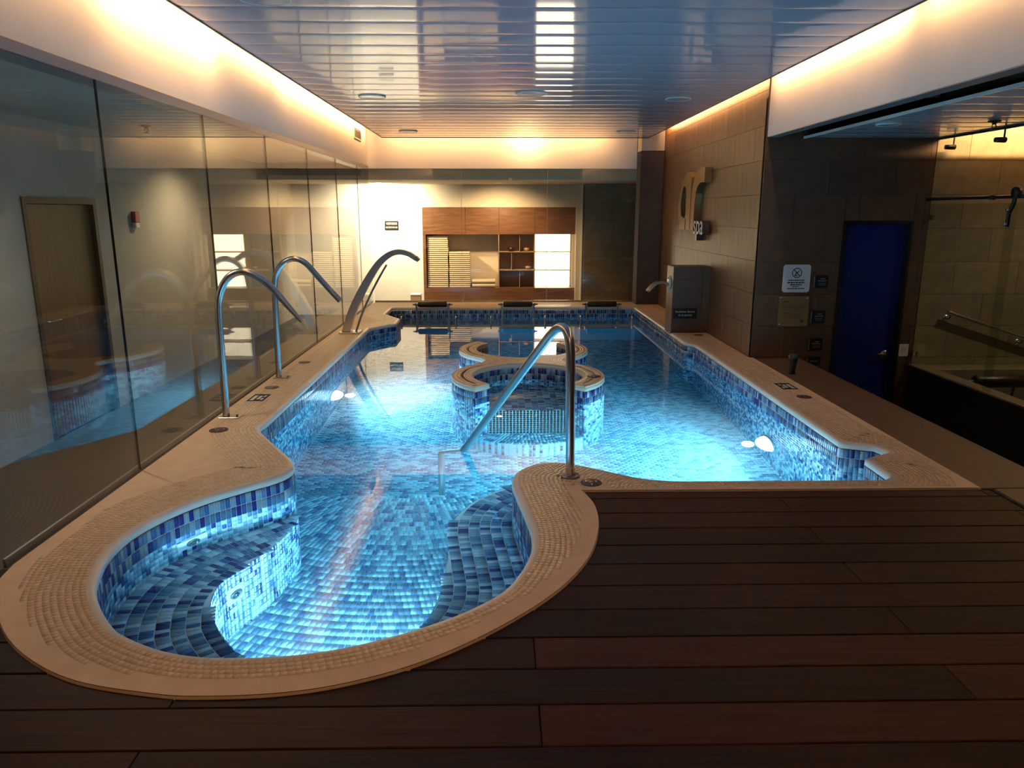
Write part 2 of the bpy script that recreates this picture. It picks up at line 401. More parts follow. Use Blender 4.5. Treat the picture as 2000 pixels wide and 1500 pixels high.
# ================================================================== plan lines of the pool
LOBE = [(-1.71,5.30),(-1.715,5.17),(-1.61,4.97),(-1.40,4.64),(-1.31,4.49),(-1.255,4.36),(-1.25,4.27),(-1.30,4.15),(-1.46,3.98),(-1.60,3.82),(-1.71,3.62),
        (-1.775,3.38),(-1.765,3.14),(-1.71,2.95),(-1.66,2.83),(-1.56,2.68),(-1.44,2.54),(-1.35,2.47),(-1.20,2.39),(-1.06,2.35),(-.93,2.34),(-.75,2.35),
        (-.59,2.385),(-.45,2.44),(-.29,2.525),(-.13,2.64),(.01,2.79),(.09,2.97),(.14,3.16),(.15,3.37),(.12,3.63),(.08,3.93),(.07,4.07),(.085,4.18),
        (.14,4.29),(.23,4.37),(.32,4.40),(.41,4.38),(.51,4.32),(.64,4.23),(.76,4.14),(.86,4.085),(1.01,4.05)]
REST = [(2.22,4.05),(2.28,4.11),(2.28,4.42),(2.33,4.46),(2.50,4.55),(2.47,4.68),(2.28,4.76),(2.28,8.58),(2.19,8.72),(2.19,12.1),(-1.73,12.1),
        (-1.73,11.35),(-1.52,10.95),(-1.43,10.8),(-1.43,10.3),(-1.52,10.22),(-1.73,9.9)]
INNER = resample([tuple(p) for p in bez(LOBE, 6)] + REST, .031)
ARC = [(-2.13,3.05),(-2.09,2.88),(-1.97,2.69),(-1.80,2.48),(-1.61,2.32),(-1.39,2.20),(-1.11,2.13),(-.94,2.115),(-.69,2.13),(-.47,2.19),(-.24,2.31),(.01,2.52),
       (.24,2.79),(.40,3.09),(.48,3.40),(.50,3.66),(.47,3.84),(.45,3.90)]
OUTER = np.array([tuple(p) for p in bez(ARC, 6)] + [(2.69,3.90),(2.69,7.745),(2.655,7.745),(2.655,12.81),(-2.13,12.81)])
ZW, ZF, ZL, ZB = -.165, -1.40, -1.10, -.45            # water, pool floor, raised bay floor, bench seat
BL = bez([(-1.25,4.30),(-1.215,4.22),(-1.205,4.10),(-1.235,3.86),(-1.30,3.66),(-1.375,3.50),(-1.39,3.35),(-1.36,3.20),(-1.30,3.08),(-1.22,2.96),(-1.13,2.85),(-1.02,2.70),(-.93,2.50),(-.90,2.34)], 6)
BR = bez([(-.52,2.40),(-.42,2.70),(-.36,2.95),(-.32,3.12),(-.29,3.30),(-.28,3.48),(-.28,3.80),(-.29,4.02),(-.26,4.20),(-.18,4.40),(-.05,4.57),(.08,4.69),(.22,4.70),(.32,4.60),(.33,4.40)], 6)
def between(a, b):
    """stretch of INNER from the point nearest a to the point nearest b, in loop order"""
    i = int(np.argmin(np.hypot(*(INNER-np.array(a)).T))); j = int(np.argmin(np.hypot(*(INNER-np.array(b)).T)))
    return INNER[i:j+1] if i <= j else np.vstack([INNER[i:], INNER[:j+1]])
WL = between((-1.25,4.30), (-.90,2.34)); WR = between((-.52,2.41), (.33,4.40))
POLY_BL = np.vstack([WL, np.array(BL)[::-1]]); POLY_BR = np.vstack([WR, np.array(BR)[::-1]])
# hour-glass island: two C-shaped walls back to back
IC1, IC2, IRo, IRi = np.array((.27,6.95)), np.array((.27,8.33)), .725, .525
def arc(c, r, a0, a1, n=24): return [(c[0]+r*math.cos(math.radians(a)), c[1]+r*math.sin(math.radians(a))) for a in np.linspace(a0, a1, n)]
ISLE = (arc(IC1, IRo, -48, 50, 22) + [(.705,7.59),(.69,7.65),(.705,7.70)] + arc(IC2, IRo, -50, 44, 22) + arc(IC2, IRi, 42, -90, 22)[0:] + arc(IC2, IRi, -90, -222, 22)[1:]
        + arc(IC2, IRo, -224, -130, 22) + [(-.165,7.70),(-.15,7.65),(-.165,7.59)] + arc(IC1, IRo, 130, 228, 22) + arc(IC1, IRi, 228, 90, 22) + arc(IC1, IRi, 90, -48, 22)[1:])
ISLE = np.array(ISLE)[:, :]
ISLE = resample(ISLE, .0315)
STEP_C, STEP_R, ZS = IC1, IRo-.002, -1.12

# ================================================================== swimming pool
pool = thing('swimming_pool', 'tiled indoor pool with a kidney-shaped bay and cream mosaic rim', 'pool')
sh = MB(); inr = [tuple(p) for p in INNER]
sweep(sh, INNER, [(.004,-.05),(.004,ZF-.02)])
sh.add([(x,y,ZF-.004) for x,y in inr], [tuple(t) for t in tessellate_polygon([[Vector((x,y,0)) for x,y in inr]])])
sh.build('grouted_basin', MT['grout'], pool)
SHELF = np.vstack([between((-1.70,5.12), (.34,4.40)), [(.36,4.62),(.30,4.95),(.05,5.14),(-.45,5.17),(-1.0,5.15)]])
MB().prism([tuple(p) for p in SHELF], ZF, ZL-.004, False).build('bay_floor', MT['grout'], pool)
for nm, poly in (('bench', POLY_BL), ('bench', POLY_BR)):
    MB().prism([tuple(p) for p in resample(poly, .03)], ZF-.004, ZB-.004, False).build(nm, MT['grout'], pool)
# rim
rim = MB(); rim.ring([tuple(p) for p in OUTER], [tuple(p) for p in INNER+normals(INNER.copy())*.034], -.0009)
sweep(rim, OUTER, [(0,-.0035),(.004,-.012),(.004,-.055)])
rim.build('rim', MT['cope_base'], pool)
sweep(MB(), INNER, [(.036,0.0),(.018,-.002),(.006,-.009),(0,-.020),(-.001,-.041),(.006,-.046)]).build('bullnose', MT['nose'], pool)
# rim mosaic: rows that run parallel to the water's edge
mo = Mosaic(); inner_d = INNER[::2]
def keep_rim(c, d):
    m = inside(c, OUTER) & ~inside(c, INNER)
    m &= dist_poly(c, inner_d) > d-.006
    lobe = (c[:,1] < 4.9) & (c[:,0] < .62)
    dmin = np.where(lobe, .085, .03)
    m &= dist_poly(c, OUTER) > dmin
    return m
curve_rows(mo, INNER, [.036+.0255*(k+.5) for k in range(12)], .0255, .0255, 0.0, True, keep_rim, [.4,.35,.25], .0011)
def near_cam(C): 
    s = np.hypot(C[:,0]*1.0, C[:,1]); s[(C[:,0] < -1.9) | (C[:,0] > 1.2)] = np.inf; return s
lay_mosaic(mo, 'rim_tile', 'rim_mosaic', pool, MT['cope'], near_cam)
# wall mosaic
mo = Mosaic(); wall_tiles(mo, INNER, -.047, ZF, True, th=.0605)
def vis_wall(C):
    s = np.hypot(C[:,0], C[:,1]) - C[:,2]*6; s[(C[:,0] > -1.0) | (C[:,1] < 3.0) | (C[:,1] > 4.4) | (C[:,2] < -.45)] = np.inf; return s
lay_mosaic(mo, 'wall_tile', 'wall_mosaic', pool, MT['tile'], vis_wall)
# floor mosaic, running bond
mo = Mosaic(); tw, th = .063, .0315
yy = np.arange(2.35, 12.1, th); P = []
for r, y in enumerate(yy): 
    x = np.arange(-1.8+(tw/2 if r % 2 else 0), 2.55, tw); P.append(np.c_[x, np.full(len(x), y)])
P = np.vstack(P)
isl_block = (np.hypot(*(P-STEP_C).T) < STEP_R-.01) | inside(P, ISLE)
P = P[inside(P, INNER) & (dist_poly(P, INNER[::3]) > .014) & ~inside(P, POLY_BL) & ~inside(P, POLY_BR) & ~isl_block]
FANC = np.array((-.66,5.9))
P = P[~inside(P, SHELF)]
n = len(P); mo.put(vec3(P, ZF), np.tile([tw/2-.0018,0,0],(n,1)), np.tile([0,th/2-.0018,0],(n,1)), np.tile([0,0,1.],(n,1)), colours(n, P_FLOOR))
for k in range(50):
    r = .75+.063*k; m = max(12, int(round(2*PI*r/.0325))); a = (np.arange(m)+.5*(k % 2))*2*PI/m; dr = np.c_[np.cos(a), np.sin(a)]; q = FANC+dr*r
    ok = inside(q, SHELF) & ~inside(q, POLY_BL) & ~inside(q, POLY_BR) & (dist_poly(q, INNER[::3]) > .014)
    q, dr = q[ok], dr[ok]; n = len(q)
    if n: mo.put(vec3(q, ZL), vec3(np.c_[-dr[:,1], dr[:,0]]*(PI*r/m-.0018)), vec3(dr*(.0315-.0018)), np.tile([0,0,1.],(n,1)), colours(n, P_FAN))
def vis_floor(C):
    s = np.hypot(C[:,0]+.6, C[:,1]); s[(C[:,1] < 3.05+.25*np.abs(C[:,0]+.7)) | (C[:,0] > -.3) | (C[:,2] < ZL-.05)] = np.inf; return s
lay_mosaic(mo, 'floor_tile', 'floor_mosaic', pool, MT['tile'], vis_floor)
# bench mosaic
mo = Mosaic()
for W, poly, front in ((WL, POLY_BL, BL), (WR, POLY_BR, BR)):
    curve_rows(mo, W, [-.063*(k+.5) for k in range(9)], .031, .063, ZB, False,
               lambda c, d, W=W, poly=poly: inside(c, poly) & (dist_poly(c, W[::2], False) > -d-.012), P_BENCH)
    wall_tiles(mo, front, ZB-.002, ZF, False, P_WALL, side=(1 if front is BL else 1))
def vis_bench(C):
    s = np.hypot(C[:,0]+.8, C[:,1]); s[(C[:,2] < ZB-.01) | (C[:,1] < 2.95)] = np.inf; return s
lay_mosaic(mo, 'bench_tile', 'bench_mosaic', pool, MT['tile'], vis_bench)

# ================================================================== island
isle = thing('pool_island', 'hourglass-shaped tiled seat wall standing in the middle of the pool', 'pool seat')
core = MB().prism([tuple(p) for p in ISLE-normals(ISLE.copy())*.004], ZF-.004, -.0009, False); core.build('wall', MT['cope_base'], isle)
sweep(MB(), ISLE, [(-.036,0.0),(-.018,-.002),(-.006,-.009),(0,-.020),(.001,-.041),(-.006,-.046)]).build('bullnose', MT['nose'], isle)
mo = Mosaic()
curve_rows(mo, ISLE, [-(.036+.0255*(k+.5)) for k in range(9)], .0255, .0255, 0.0, True,
           lambda c, d: inside(c, ISLE) & (dist_poly(c, ISLE[::2]) > -d-.006), [.4,.35,.25], .0011)
lay_mosaic(mo, 'rim_tile', 'rim_mosaic', isle, MT['cope'], lambda C: C[:,1]+0*C[:,0])
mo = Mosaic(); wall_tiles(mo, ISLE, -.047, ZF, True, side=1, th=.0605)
# seat inside the front C and the round step below it
seat_poly = np.array(arc(IC1, IRi+.03, 195, -15, 30)[:]) ; 
seat_poly = np.array(arc(IC1, IRi+.05, -15, 195, 40) + [(-.14,6.53),(.68,6.53)])
MB().prism([tuple(p) for p in seat_poly], ZF, ZB-.004, False).build('seat', MT['grout'], isle)
front_line = np.array([(-.22,6.53),(.76,6.53)])
gx, gy = np.meshgrid(np.arange(-.3,.86,.063), np.arange(6.546,7.5,.0315)); g = np.c_[gx.ravel(), gy.ravel()]
g = g[(np.hypot(*(g-IC1).T) < IRi-.01)]; n = len(g)
mo.put(vec3(g, ZB), np.tile([.0303,0,0],(n,1)), np.tile([0,.0146,0],(n,1)), np.tile([0,0,1.],(n,1)), colours(n, P_BENCH))
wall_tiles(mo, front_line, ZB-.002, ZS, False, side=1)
sp = arc(STEP_C, STEP_R, 0, 360, 72)[:-1]
MB().prism(sp, ZF, ZS-.004, False).build('step', MT['grout'], isle)
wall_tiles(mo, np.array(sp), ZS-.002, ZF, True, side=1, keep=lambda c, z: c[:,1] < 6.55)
for k in range(11):
    r = STEP_R-.032-.063*k
    if r < .05: break
    q = np.array(arc(STEP_C, r, 0, 360, max(8, int(2*PI*r/.0315))+1)[:-1]); t = np.roll(q,-1,0)-q; L = np.hypot(*t.T)[0]; t /= L
    c = (q+np.roll(q,-1,0))/2; m = ~inside(c, ISLE) & (c[:,1] < 6.54); c = c[m]; t = t[m]; n = len(c)
    if n: mo.put(vec3(c, ZS), vec3(t*(L/2-.0011)), vec3(np.c_[t[:,1],-t[:,0]]*.0303), np.tile([0,0,1.],(n,1)), colours(n, P_FLOOR))
lay_mosaic(mo, 'wall_tile', 'wall_mosaic', isle, MT['tile'], lambda C: np.where((C[:,2] > -.5) & (C[:,1] < 7.6), C[:,1]-C[:,2]*2, np.inf))

# ================================================================== water
wp = INNER+normals(INNER.copy())*.02
wt = MB().prism([tuple(p) for p in wp], ZF-.12, ZW).build('pool_water', MT['water'])
tag(wt, 'clear blue-lit water filling the tiled pool', 'water')

# ================================================================== floors
fl = struct('floor', 'dark brown wooden deck in front of the pool')
def x_right(y): 
    a = np.array(bez(ARC, 6)); a = a[a[:,0] > -.94]; return float(np.interp(y, a[:,1], a[:,0]))
def x_left(y):
    a = np.array(bez(ARC, 6)); a = a[a[:,0] <= -.94][::-1]; return float(np.interp(y, a[:,1], a[:,0]))
ED = [3.893,3.80,3.60,3.41,3.22,3.03,2.835,2.645,2.45,2.26,2.07,1.88]
while ED[-1] > -1.4: ED.append(ED[-1]-.19)
XL, XR = -3.9, 2.74
SUB = MB()
for r in range(len(ED)-1):
    y1, y0 = ED[r], ED[r+1]; cuts = [-3.60,-1.04,1.52] if r % 2 else [-2.44,.12,2.68]
    if y0 < 2.06: spans = [(XL, XR)]
    elif y0 < 2.2: spans = [(XL, XR)]
    elif y1 < 3.04: spans = [(XL, x_left(y0)+.02), (x_right(y0)-.02, XR)]
    else: spans = [(x_right(y0)-.02 if y1 < 3.6 else .36, XR)]
    if y0 > 3.0: spans = [(max(s0, .2), s1) for s0, s1 in spans]
    for s0, s1 in spans:
        SUB.box(s0, s1, y0-.001, y1+.001, -.10, -.045)
        xs = [s0]+[c for c in cuts if s0+.05 < c < s1-.05]+[s1]
        for a, b in zip(xs[:-1], xs[1:]):
            # object origin at the board's own end, so the grain differs from board to board
            o = MB().bevbox(0, b-a-.003, 0, y1-y0-.006, -.024, 0, .0025).build('plank', random.choice(MT['deck']), fl)
            o.location = (a+.0015, y0+.003, -.012+random.uniform(-.0008,.0008))
SUB.build('subfloor', MT['void'], fl)
MB().box(.46, 2.76, 3.893, 3.899, -.10, -.012).build('edge_trim', MT['void'], fl)
MB().box(2.742, 2.762, -1.4, 3.88, -.10, -.008).build('edge_trim', MT['void'], fl)
ls = struct('floor', 'speckled brown composite ledge along the right of the pool rim')
MB().bevbox(2.764, 3.185, -1.4, 3.9, -.65, -.006, .006).build('ledge_slab', MT['strip'], ls)
MB().bevbox(2.694, 3.185, 3.903, 7.74, -.65, -.006, .006).build('ledge_slab', MT['strip'], ls)
lf = struct('floor', 'dark lower floor beside the raised pool ledge')
MB().box(3.186, 7.0, -1.4, 7.74, -.72, -.65).build('floor_slab', MT['low_floor'], lf)
cf = struct('floor', 'lower corridor floor behind the left glass')
MB().box(-4.0, -2.2, -1.4, 15.4, -.57, -.50).build('floor_slab', MT['low_floor'], cf)
MB().box(-2.2, 3.0, 12.95, 15.4, -.57, -.28).build('floor_slab', MT['low_floor'], cf)

# ================================================================== tiled walls
def tile_wall(parent, plane, at, u0, u1, z0, z1, mats, tw=.67, th=.335, zref=1.005, holes=(), uref=0.0, name='stone_tile', shift=True, back=.06):
    """running-bond stone tiles; plane 'X' faces -X at x=at, plane 'Y' faces -Y at y=at"""
    g = .0018; cache = {}
    k0 = math.floor((z0-zref)/th); 
    for k in range(k0, math.ceil((z1-zref)/th)):
        a, b = max(z0, zref+k*th), min(z1, zref+(k+1)*th)
        if b-a < .01: continue
        off = uref+(tw/2 if (k % 2 and shift) else 0); j0 = math.floor((u0-off)/tw)
        for j in range(j0, math.ceil((u1-off)/tw)):
            c, d = max(u0, off+j*tw), min(u1, off+(j+1)*tw)
            if d-c < .01: continue
            parts = [(c,d,a,b)]
            for (h0,h1,h2,h3) in holes:
                new = []
                for (p,q,r,s) in parts:
                    if q <= h0 or p >= h1 or s <= h2 or r >= h3: new.append((p,q,r,s)); continue
                    if p < h0: new.append((p,h0,r,s))
                    if q > h1: new.append((h1,q,r,s))
                    pp, qq = max(p,h0), min(q,h1)
                    if r < h2: new.append((pp,qq,r,h2))
                    if s > h3: new.append((pp,qq,h3,s))
                parts = new
            for (p,q,r,s) in parts:
                if q-p < .012 or s-r < .012: continue
                mi = random.randrange(len(mats)); key = (round(q-p,3), round(s-r,3), mi)
                if key not in cache:
                    L, H = q-p-2*g, s-r-2*g
                    mb = MB().box(0,.012,0,L,0,H) if plane == 'X' else MB().box(0,L,0,.012,0,H)
                    me = mb.mesh(name); me.materials.append(mats[mi]); cache[key] = me
                o = link(name, cache[key], parent)
                o.location = (at, p+g, r+g) if plane == 'X' else (p+g, at, r+g)
    segs = [(u0,u1,z0,z1)]
    for (h0,h1,h2,h3) in holes: segs = [(u0,h0,z0,z1),(h1,u1,z0,z1),(h0,h1,h3,z1)] + ([(h0,h1,z0,h2)] if h2 > z0+.02 else [])
    for (p,q,r,s) in segs:
        if q-p < .01 or s-r < .01: continue
        mb = MB().box(at+.008,at+back,p,q,r,s) if plane == 'X' else MB().box(p,q,at+.008,at+back,r,s)
        mb.build('wall_core', MT['joint'], parent)
wr = struct('wall_right', 'brown stone-tiled wall carrying the raised lettering')
tile_wall(wr, 'X', 2.66, 7.758, 12.81, 0, 2.95, MT['wood_tile'], uref=7.745)
w2 = struct('wall_side', 'dark stone-tiled wall with the blue door and the notices')
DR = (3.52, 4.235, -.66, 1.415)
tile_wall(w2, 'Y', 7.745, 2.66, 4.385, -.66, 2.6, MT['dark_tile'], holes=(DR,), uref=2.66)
w3 = struct('wall_cubicle', 'warm-lit stone-tiled wall seen through the cubicle glass')
tile_wall(w3, 'Y', 7.745, 4.39, 7.0, -.66, 2.65, MT['grey_tile'], uref=4.39)
w4 = struct('wall_outer', 'stone-tiled outer wall of the spa cubicle')
tile_wall(w4, 'X', 7.0, -1.4, 7.74, -.66, 2.65, MT['grey_tile'])
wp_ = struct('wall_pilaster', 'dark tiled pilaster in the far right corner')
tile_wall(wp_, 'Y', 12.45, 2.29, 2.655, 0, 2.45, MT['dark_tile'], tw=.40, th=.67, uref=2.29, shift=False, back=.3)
MB().box(2.29, 2.655, 12.45, 12.81, 2.462, 2.95).build('upper_casing', MT['cream'], wp_)
MB().box(2.283, 2.29, 12.452, 12.80, 0.0, 2.45).build('side_casing', MT['joint'], wp_)

# bulkheads
wl = struct('wall_left', 'white bulkhead with cove light above the left glass')
MB().box(-2.30, -2.15, -1.4, 12.95, 2.245, 2.95).build('bulkhead', MT['white_wall'], wl)
MB().box(-2.30, -2.145, -1.4, 12.83, 2.19, 2.243).build('channel', MT['channel'], wl)
wf = struct('wall_far', 'white bulkhead above the far glass')
MB().box(-2.15, 2.285, 12.83, 12.95, 2.205, 2.95).build('bulkhead', MT['white_wall'], wf)
wb = struct('wall_bulkhead_right', 'white bulkhead over the opening to the spa cubicle')
MB().box(2.67, 2.79, -1.4, 7.742, 2.235, 2.95).build('bulkhead', MT['white_wall'], wb)
MB().box(2.672, 2.79, -1.4, 7.742, 2.228, 2.2345).build('bottom_plate', MT['channel'], wb)
MB().box(2.792, 3.03, -1.4, 7.742, 2.40, 2.45).build('air_slot', MT['slot'], wb)
bk = struct('wall_back', 'wall behind the photographer')
MB().box(-4.0, 7.0, -1.5, -1.4, -.7, 2.95).build('wall_panel', MT['grey_paint'], bk)

# ================================================================== ceilings
ce = struct('ceiling', 'glossy panelled ceiling reflecting the pool')
def slat(L, W, bow, tck=.012, n=10):
    mb = MB(); V = []; 
    for i in range(n+1):
        t = i/n; y = t*W; z = -bow*(4*t*(1-t)) + (.002 if i in (0, n) else 0)
        V += [(0,y,z),(L,y,z)]
    F = [(2*i,2*i+1,2*i+3,2*i+2) for i in range(n)]; mb.add(V, F, True)
    k = 2*(n+1); mb.add([(0,0,.004),(L,0,.004),(L,W,.004),(0,W,.004),(0,0,tck),(L,0,tck),(L,W,tck),(0,W,tck)], [(4,7,6,5),(0,4,5,1),(3,2,6,7),(0,3,7,4),(1,5,6,2)])
    return mb
CX0, CX1, CZ, PITCH = -1.84, 2.38, 2.656, .335
me = slat(CX1-CX0, PITCH-.004, .0006).mesh('ceiling_panel'); me.materials.append(MT['ceil'])
y = 4.72-PITCH*18
while y < 12.35:
    o = link('ceiling_panel', me, ce); o.location = (CX0, y, CZ)
    y += PITCH
YEND = y
MB().box(CX0-.012, CX0, 4.72-PITCH*18, YEND+.01, CZ-.006, CZ+.05).build('edge_trim', MT['bronze'], ce)
MB().box(CX1, CX1+.012, 4.72-PITCH*18, YEND+.01, CZ-.006, CZ+.05).build('edge_trim', MT['bronze'], ce)
MB().box(CX0, CX1, YEND, YEND+.012, CZ-.006, CZ+.05).build('edge_trim', MT['bronze'], ce)
MB().box(-4.0, 7.0, -1.5, 12.95, 2.95, 3.02).build('slab', MT['white_wall'], ce)
cs = struct('ceiling', 'lower glossy panelled ceiling over the side passage')
me = slat(4.385-3.045, PITCH-.004, .0003).mesh('ceiling_panel'); me.materials.append(MT['ceil_side'])
y = 7.74-PITCH*27
while y < 7.70:
    o = link('ceiling_panel', me, cs); o.location = (3.045, y, 2.222); y += PITCH
MB().box(3.03, 3.045, -1.3, 7.74, 2.214, 2.236).build('edge_trim', MT['white_wall'], cs)
MB().box(4.385, 4.41, -1.3, 7.74, 2.205, 2.60).build('edge_trim', MT['bronze'], cs)
cu = struct('ceiling', 'ceiling of the spa cubicle')
MB().box(4.41, 7.0, -1.4, 7.74, 2.60, 2.66).build('ceiling_sheet', MT['cream'], cu)
MB().box(4.41, 7.0, 6.95, 7.45, 2.305, 2.32).build('light_blocker', MT['cream'], cu)  # shelf added to cut the trough light to a sharp line on the wall
cc = struct('ceiling', 'corridor ceiling behind the left glass')
MB().box(-4.0, -2.30, -1.4, 12.95, 2.30, 2.36).build('ceiling_sheet', MT['grey_paint'], cc)
MB().box(-4.0, 3.0, 12.95, 15.4, 2.03, 2.10).build('ceiling_sheet', MT['cream'], cc)
MB().box(-2.29, 3.0, 12.955, 12.99, 2.10, 2.40).build('fascia', MT['reflection_cream'], cc)

# ================================================================== corridor and lobby walls
wc = struct('wall_corridor', 'pale corridor wall behind the left glass')
MB().box(-4.10, -4.0, -1.4, 6.50, -.5, 2.36).build('wall_panel', MT['grey_paint'], wc)
MB().box(-4.10, -4.0, 7.67, 15.4, -.5, 2.36).build('wall_panel', MT['grey_paint'], wc)
MB().box(-4.10, -4.0, 6.50, 7.67, 1.63, 2.36).build('wall_panel', MT['grey_paint'], wc)
d2 = struct('door_2', 'brown wooden door in the pale corridor wall')
lf2 = MB().box(-4.06, -4.03, 6.56, 7.61, -.5, 1.57).build('leaf', MT['brown_door'], d2)
fr = MB(); fr.box(-4.07,-3.985,6.50,6.555,-.5,1.63); fr.box(-4.07,-3.985,7.615,7.67,-.5,1.63); fr.box(-4.07,-3.985,6.555,7.615,1.575,1.63)
fr.build('frame', MT['door_frame'], d2)
MB().tube([(-4.03,6.66,.55),(-3.97,6.66,.55),(-3.97,6.80,.55)], .011).build('handle', MT['steel'], lf2)
wy = struct('wall_lobby', 'white lobby wall with the changing-room sign')
MB().box(-4.0, -1.50, 15.0, 15.1, -.5, 2.03).build('wall_panel', MT['white_wall'], wy)
MB().box(-1.50, 1.50, 15.0, 15.12, 1.60, 2.03).build('wall_panel', MT['cream'], wy)
MB().box(1.505, 1.60, 14.85, 15.1, -.28, 2.03).build('post', MT['cream'], wy)
MB().box(1.60, 1.625, 14.80, 15.1, -.28, 2.03).build('post_trim', MT['white_wall'], wy)
MB().box(1.5, 3.0, 15.12, 15.2, -.28, 2.03).build('wall_panel', MT['cream'], wy)
wg = struct('wall_grey', 'grey stone-tiled wall right of the lobby post')
tile_wall(wg, 'Y', 14.6, 1.63, 3.0, -.28, 2.03, MT['grey_tile'], uref=1.63)
# ================================================================== glass partitions
def pane_x(parent, x, y0, y1, z0, z1, mat=None): return MB().box(x-.006, x+.006, y0+.002, y1-.002, z0, z1).build('glass_pane', mat or MT['glass'], parent)
def pane_y(parent, y, x0, x1, z0, z1, mat=None): return MB().box(x0+.002, x1-.002, y-.006, y+.006, z0, z1).build('glass_pane', mat or MT['glass'], parent)
gl = thing('glass_partition', 'frameless glass wall of tall panes along the left pool rim', 'glass wall', loc=(0,0,0))
ys = [-.15,1.32,2.80,4.276,5.754,7.232,8.76,10.27,11.80,12.80]
for a, b in zip(ys[:-1], ys[1:]): pane_x(gl, -2.15, a, b, .004, 2.188)
MB().box(-2.175,-2.162,3.05,12.80,-.02,.022).build('base_channel', MT['channel'], gl)
for y in ys[1:-1]:
    MB().box(-2.157,-2.143,y-.0010,y+.0010,.004,2.188).build('seal', MT['bronze'], gl)
gf = thing('glass_partition', 'frameless three-pane glass wall closing the far end of the pool', 'glass wall')
xs = [-2.13,-.626,.812,2.28]
for a, b in zip(xs[:-1], xs[1:]): pane_y(gf, 12.86, a, b, .004, 2.203)
for x in xs[1:-1]: MB().box(x-.0025,x+.0025,12.853,12.867,.004,2.203).build('seal', MT['cream'], gf)
MB().box(-2.13,2.28,12.872,12.885,-.02,.025).build('base_channel', MT['steel'], gf)
MB().box(-.64,-.60,12.835,12.851,.004,.03).build('foot_clamp', MT['steel'], gf)

# ================================================================== rails and spouts
def fillet(pts, r, n=8):
    """round the corners of a 3D polyline"""
    P = [Vector(p) for p in pts]; out = [P[0]]
    for i in range(1, len(P)-1):
        a = (P[i-1]-P[i]); b = (P[i+1]-P[i]); la, lb = a.length, b.length; a.normalize(); b.normalize()
        ang = a.angle(b); d = min(r/math.tan(ang/2), la*.49, lb*.49); p0, p1 = P[i]+a*d, P[i]+b*d
        for k in range(n+1):
            t = k/n; out.append((p0*(1-t)**2 + P[i]*2*t*(1-t) + p1*t*t))
    out.append(P[-1]); return out
hr = thing('handrail', 'steel handrail sloping from the deck corner down into the water', 'handrail', loc=(.41,4.12,0))
base = Vector((.41,4.12,0))
path = fillet([(0,0,0),(-.01,.0,.91),(-.666,1.112,-.2),(-.866,1.446,-.56),(-.866,1.446,ZF)], .11, 10)
path = fillet([(0,0,.004),(-.012,.02,.985),(-.855,1.30,-.49),(-.855,1.30,ZF)], .13, 12)
MB().tube(path, .0265, 20).build('rail_tube', MT['steel'], hr)
MB().lathe([(0,.016),(.03,.016),(.052,.012),(.056,.004),(.056,0)], seg=28).build('floor_flange', MT['steel_dark'], hr)
def grab(label, x, y, pts, flat):
    t = thing('hooked_rail', label, 'rail', 'hooked steel rails on the left rim', (x,y,0))
    p = bez([(a-x,0,b) for a,b in pts], 6)
    R = [.026]*len(p)
    if flat:
        for k in range(10): R[-1-k] = .026-.012*(1-k/10)
    MB().tube([(0,0,.004)]+p, [.026]+R, 18).build('rail_tube', MT['steel'], t)
    bpl = MB().bevbox(-.045,.10,-.045,.045,0,.010,.002).build('base_plate', MT['steel'], t)
    for dx in (.08,):
        MB().lathe([(0,.022),(.007,.022),(.009,.018),(.009,.010)], (dx,0,0), 12).build('bolt', MT['steel_dark'], bpl)
    return t
grab('nearer of the two hooked steel rails beside the left glass', -2.05, 5.45, [(-2.05,.10),(-2.045,.45),(-2.04,.80),(-2.01,.95),(-1.94,1.05),(-1.84,1.085),(-1.74,1.05),(-1.64,.965),(-1.53,.83),(-1.44,.72)], True)
grab('farther of the two hooked steel rails beside the left glass', -2.05, 6.825, [(-2.05,.10),(-2.04,.50),(-2.03,.85),(-2.0,.98),(-1.93,1.065),(-1.835,1.095),(-1.74,1.055),(-1.64,.94),(-1.53,.81),(-1.445,.715)], False)
def flat_bar(path, width, thick):
    """band of rectangular section in the XZ plane, width along Y"""
    mb = MB(); P = [Vector(p) for p in path]; n = len(P); V = []
    for i in range(n):
        t = (P[min(i+1,n-1)]-P[max(i-1,0)]).normalized(); nn = Vector((-t.z,0,t.x))
        w = width[i] if isinstance(width,(list,tuple)) else width
        for a, b in ((-1,-1),(1,-1),(1,1),(-1,1)): V.append(P[i]+Vector((0,a*w/2,0))+nn*(b*(thick[i] if isinstance(thick,(list,tuple)) else thick)/2))
    F = []
    for i in range(n-1):
        for k in range(4): F.append((i*4+k, i*4+(k+1)%4, (i+1)*4+(k+1)%4, (i+1)*4+k))
    F += [(3,2,1,0), tuple(range(4*n-4,4*n))]
    return mb.add(V, F)
sp = thing('waterfall_spout', 'tall swan-neck steel water spout standing on the left rim', 'water spout', loc=(-1.93,9.49,0))
pp = bez([(-.02,0,.01),(.06,0,.25),(.17,0,.48),(.30,0,.70),(.43,0,.88),(.56,0,.985),(.68,0,1.02),(.80,0,.995),(.90,0,.93)], 5)
flat_bar(pp, [.13-.02*i/len(pp) for i in range(len(pp))], [.105-.055*i/len(pp) for i in range(len(pp))]).build('neck', MT['steel'], sp)
flat_bar(bez([(.10,0,.01),(.19,0,.25),(.30,0,.48),(.41,0,.68),(.52,0,.86)], 5), .05, .02).build('feed_strap', MT['steel_dark'], sp)
MB().bevbox(-.10,.16,-.12,.12,0,.022,.004).build('base_plate', MT['steel'], sp)
flat_bar([(.885,0,.955),(.925,0,.91)], .125, .042).build('nozzle', MT['steel_dark'], sp)
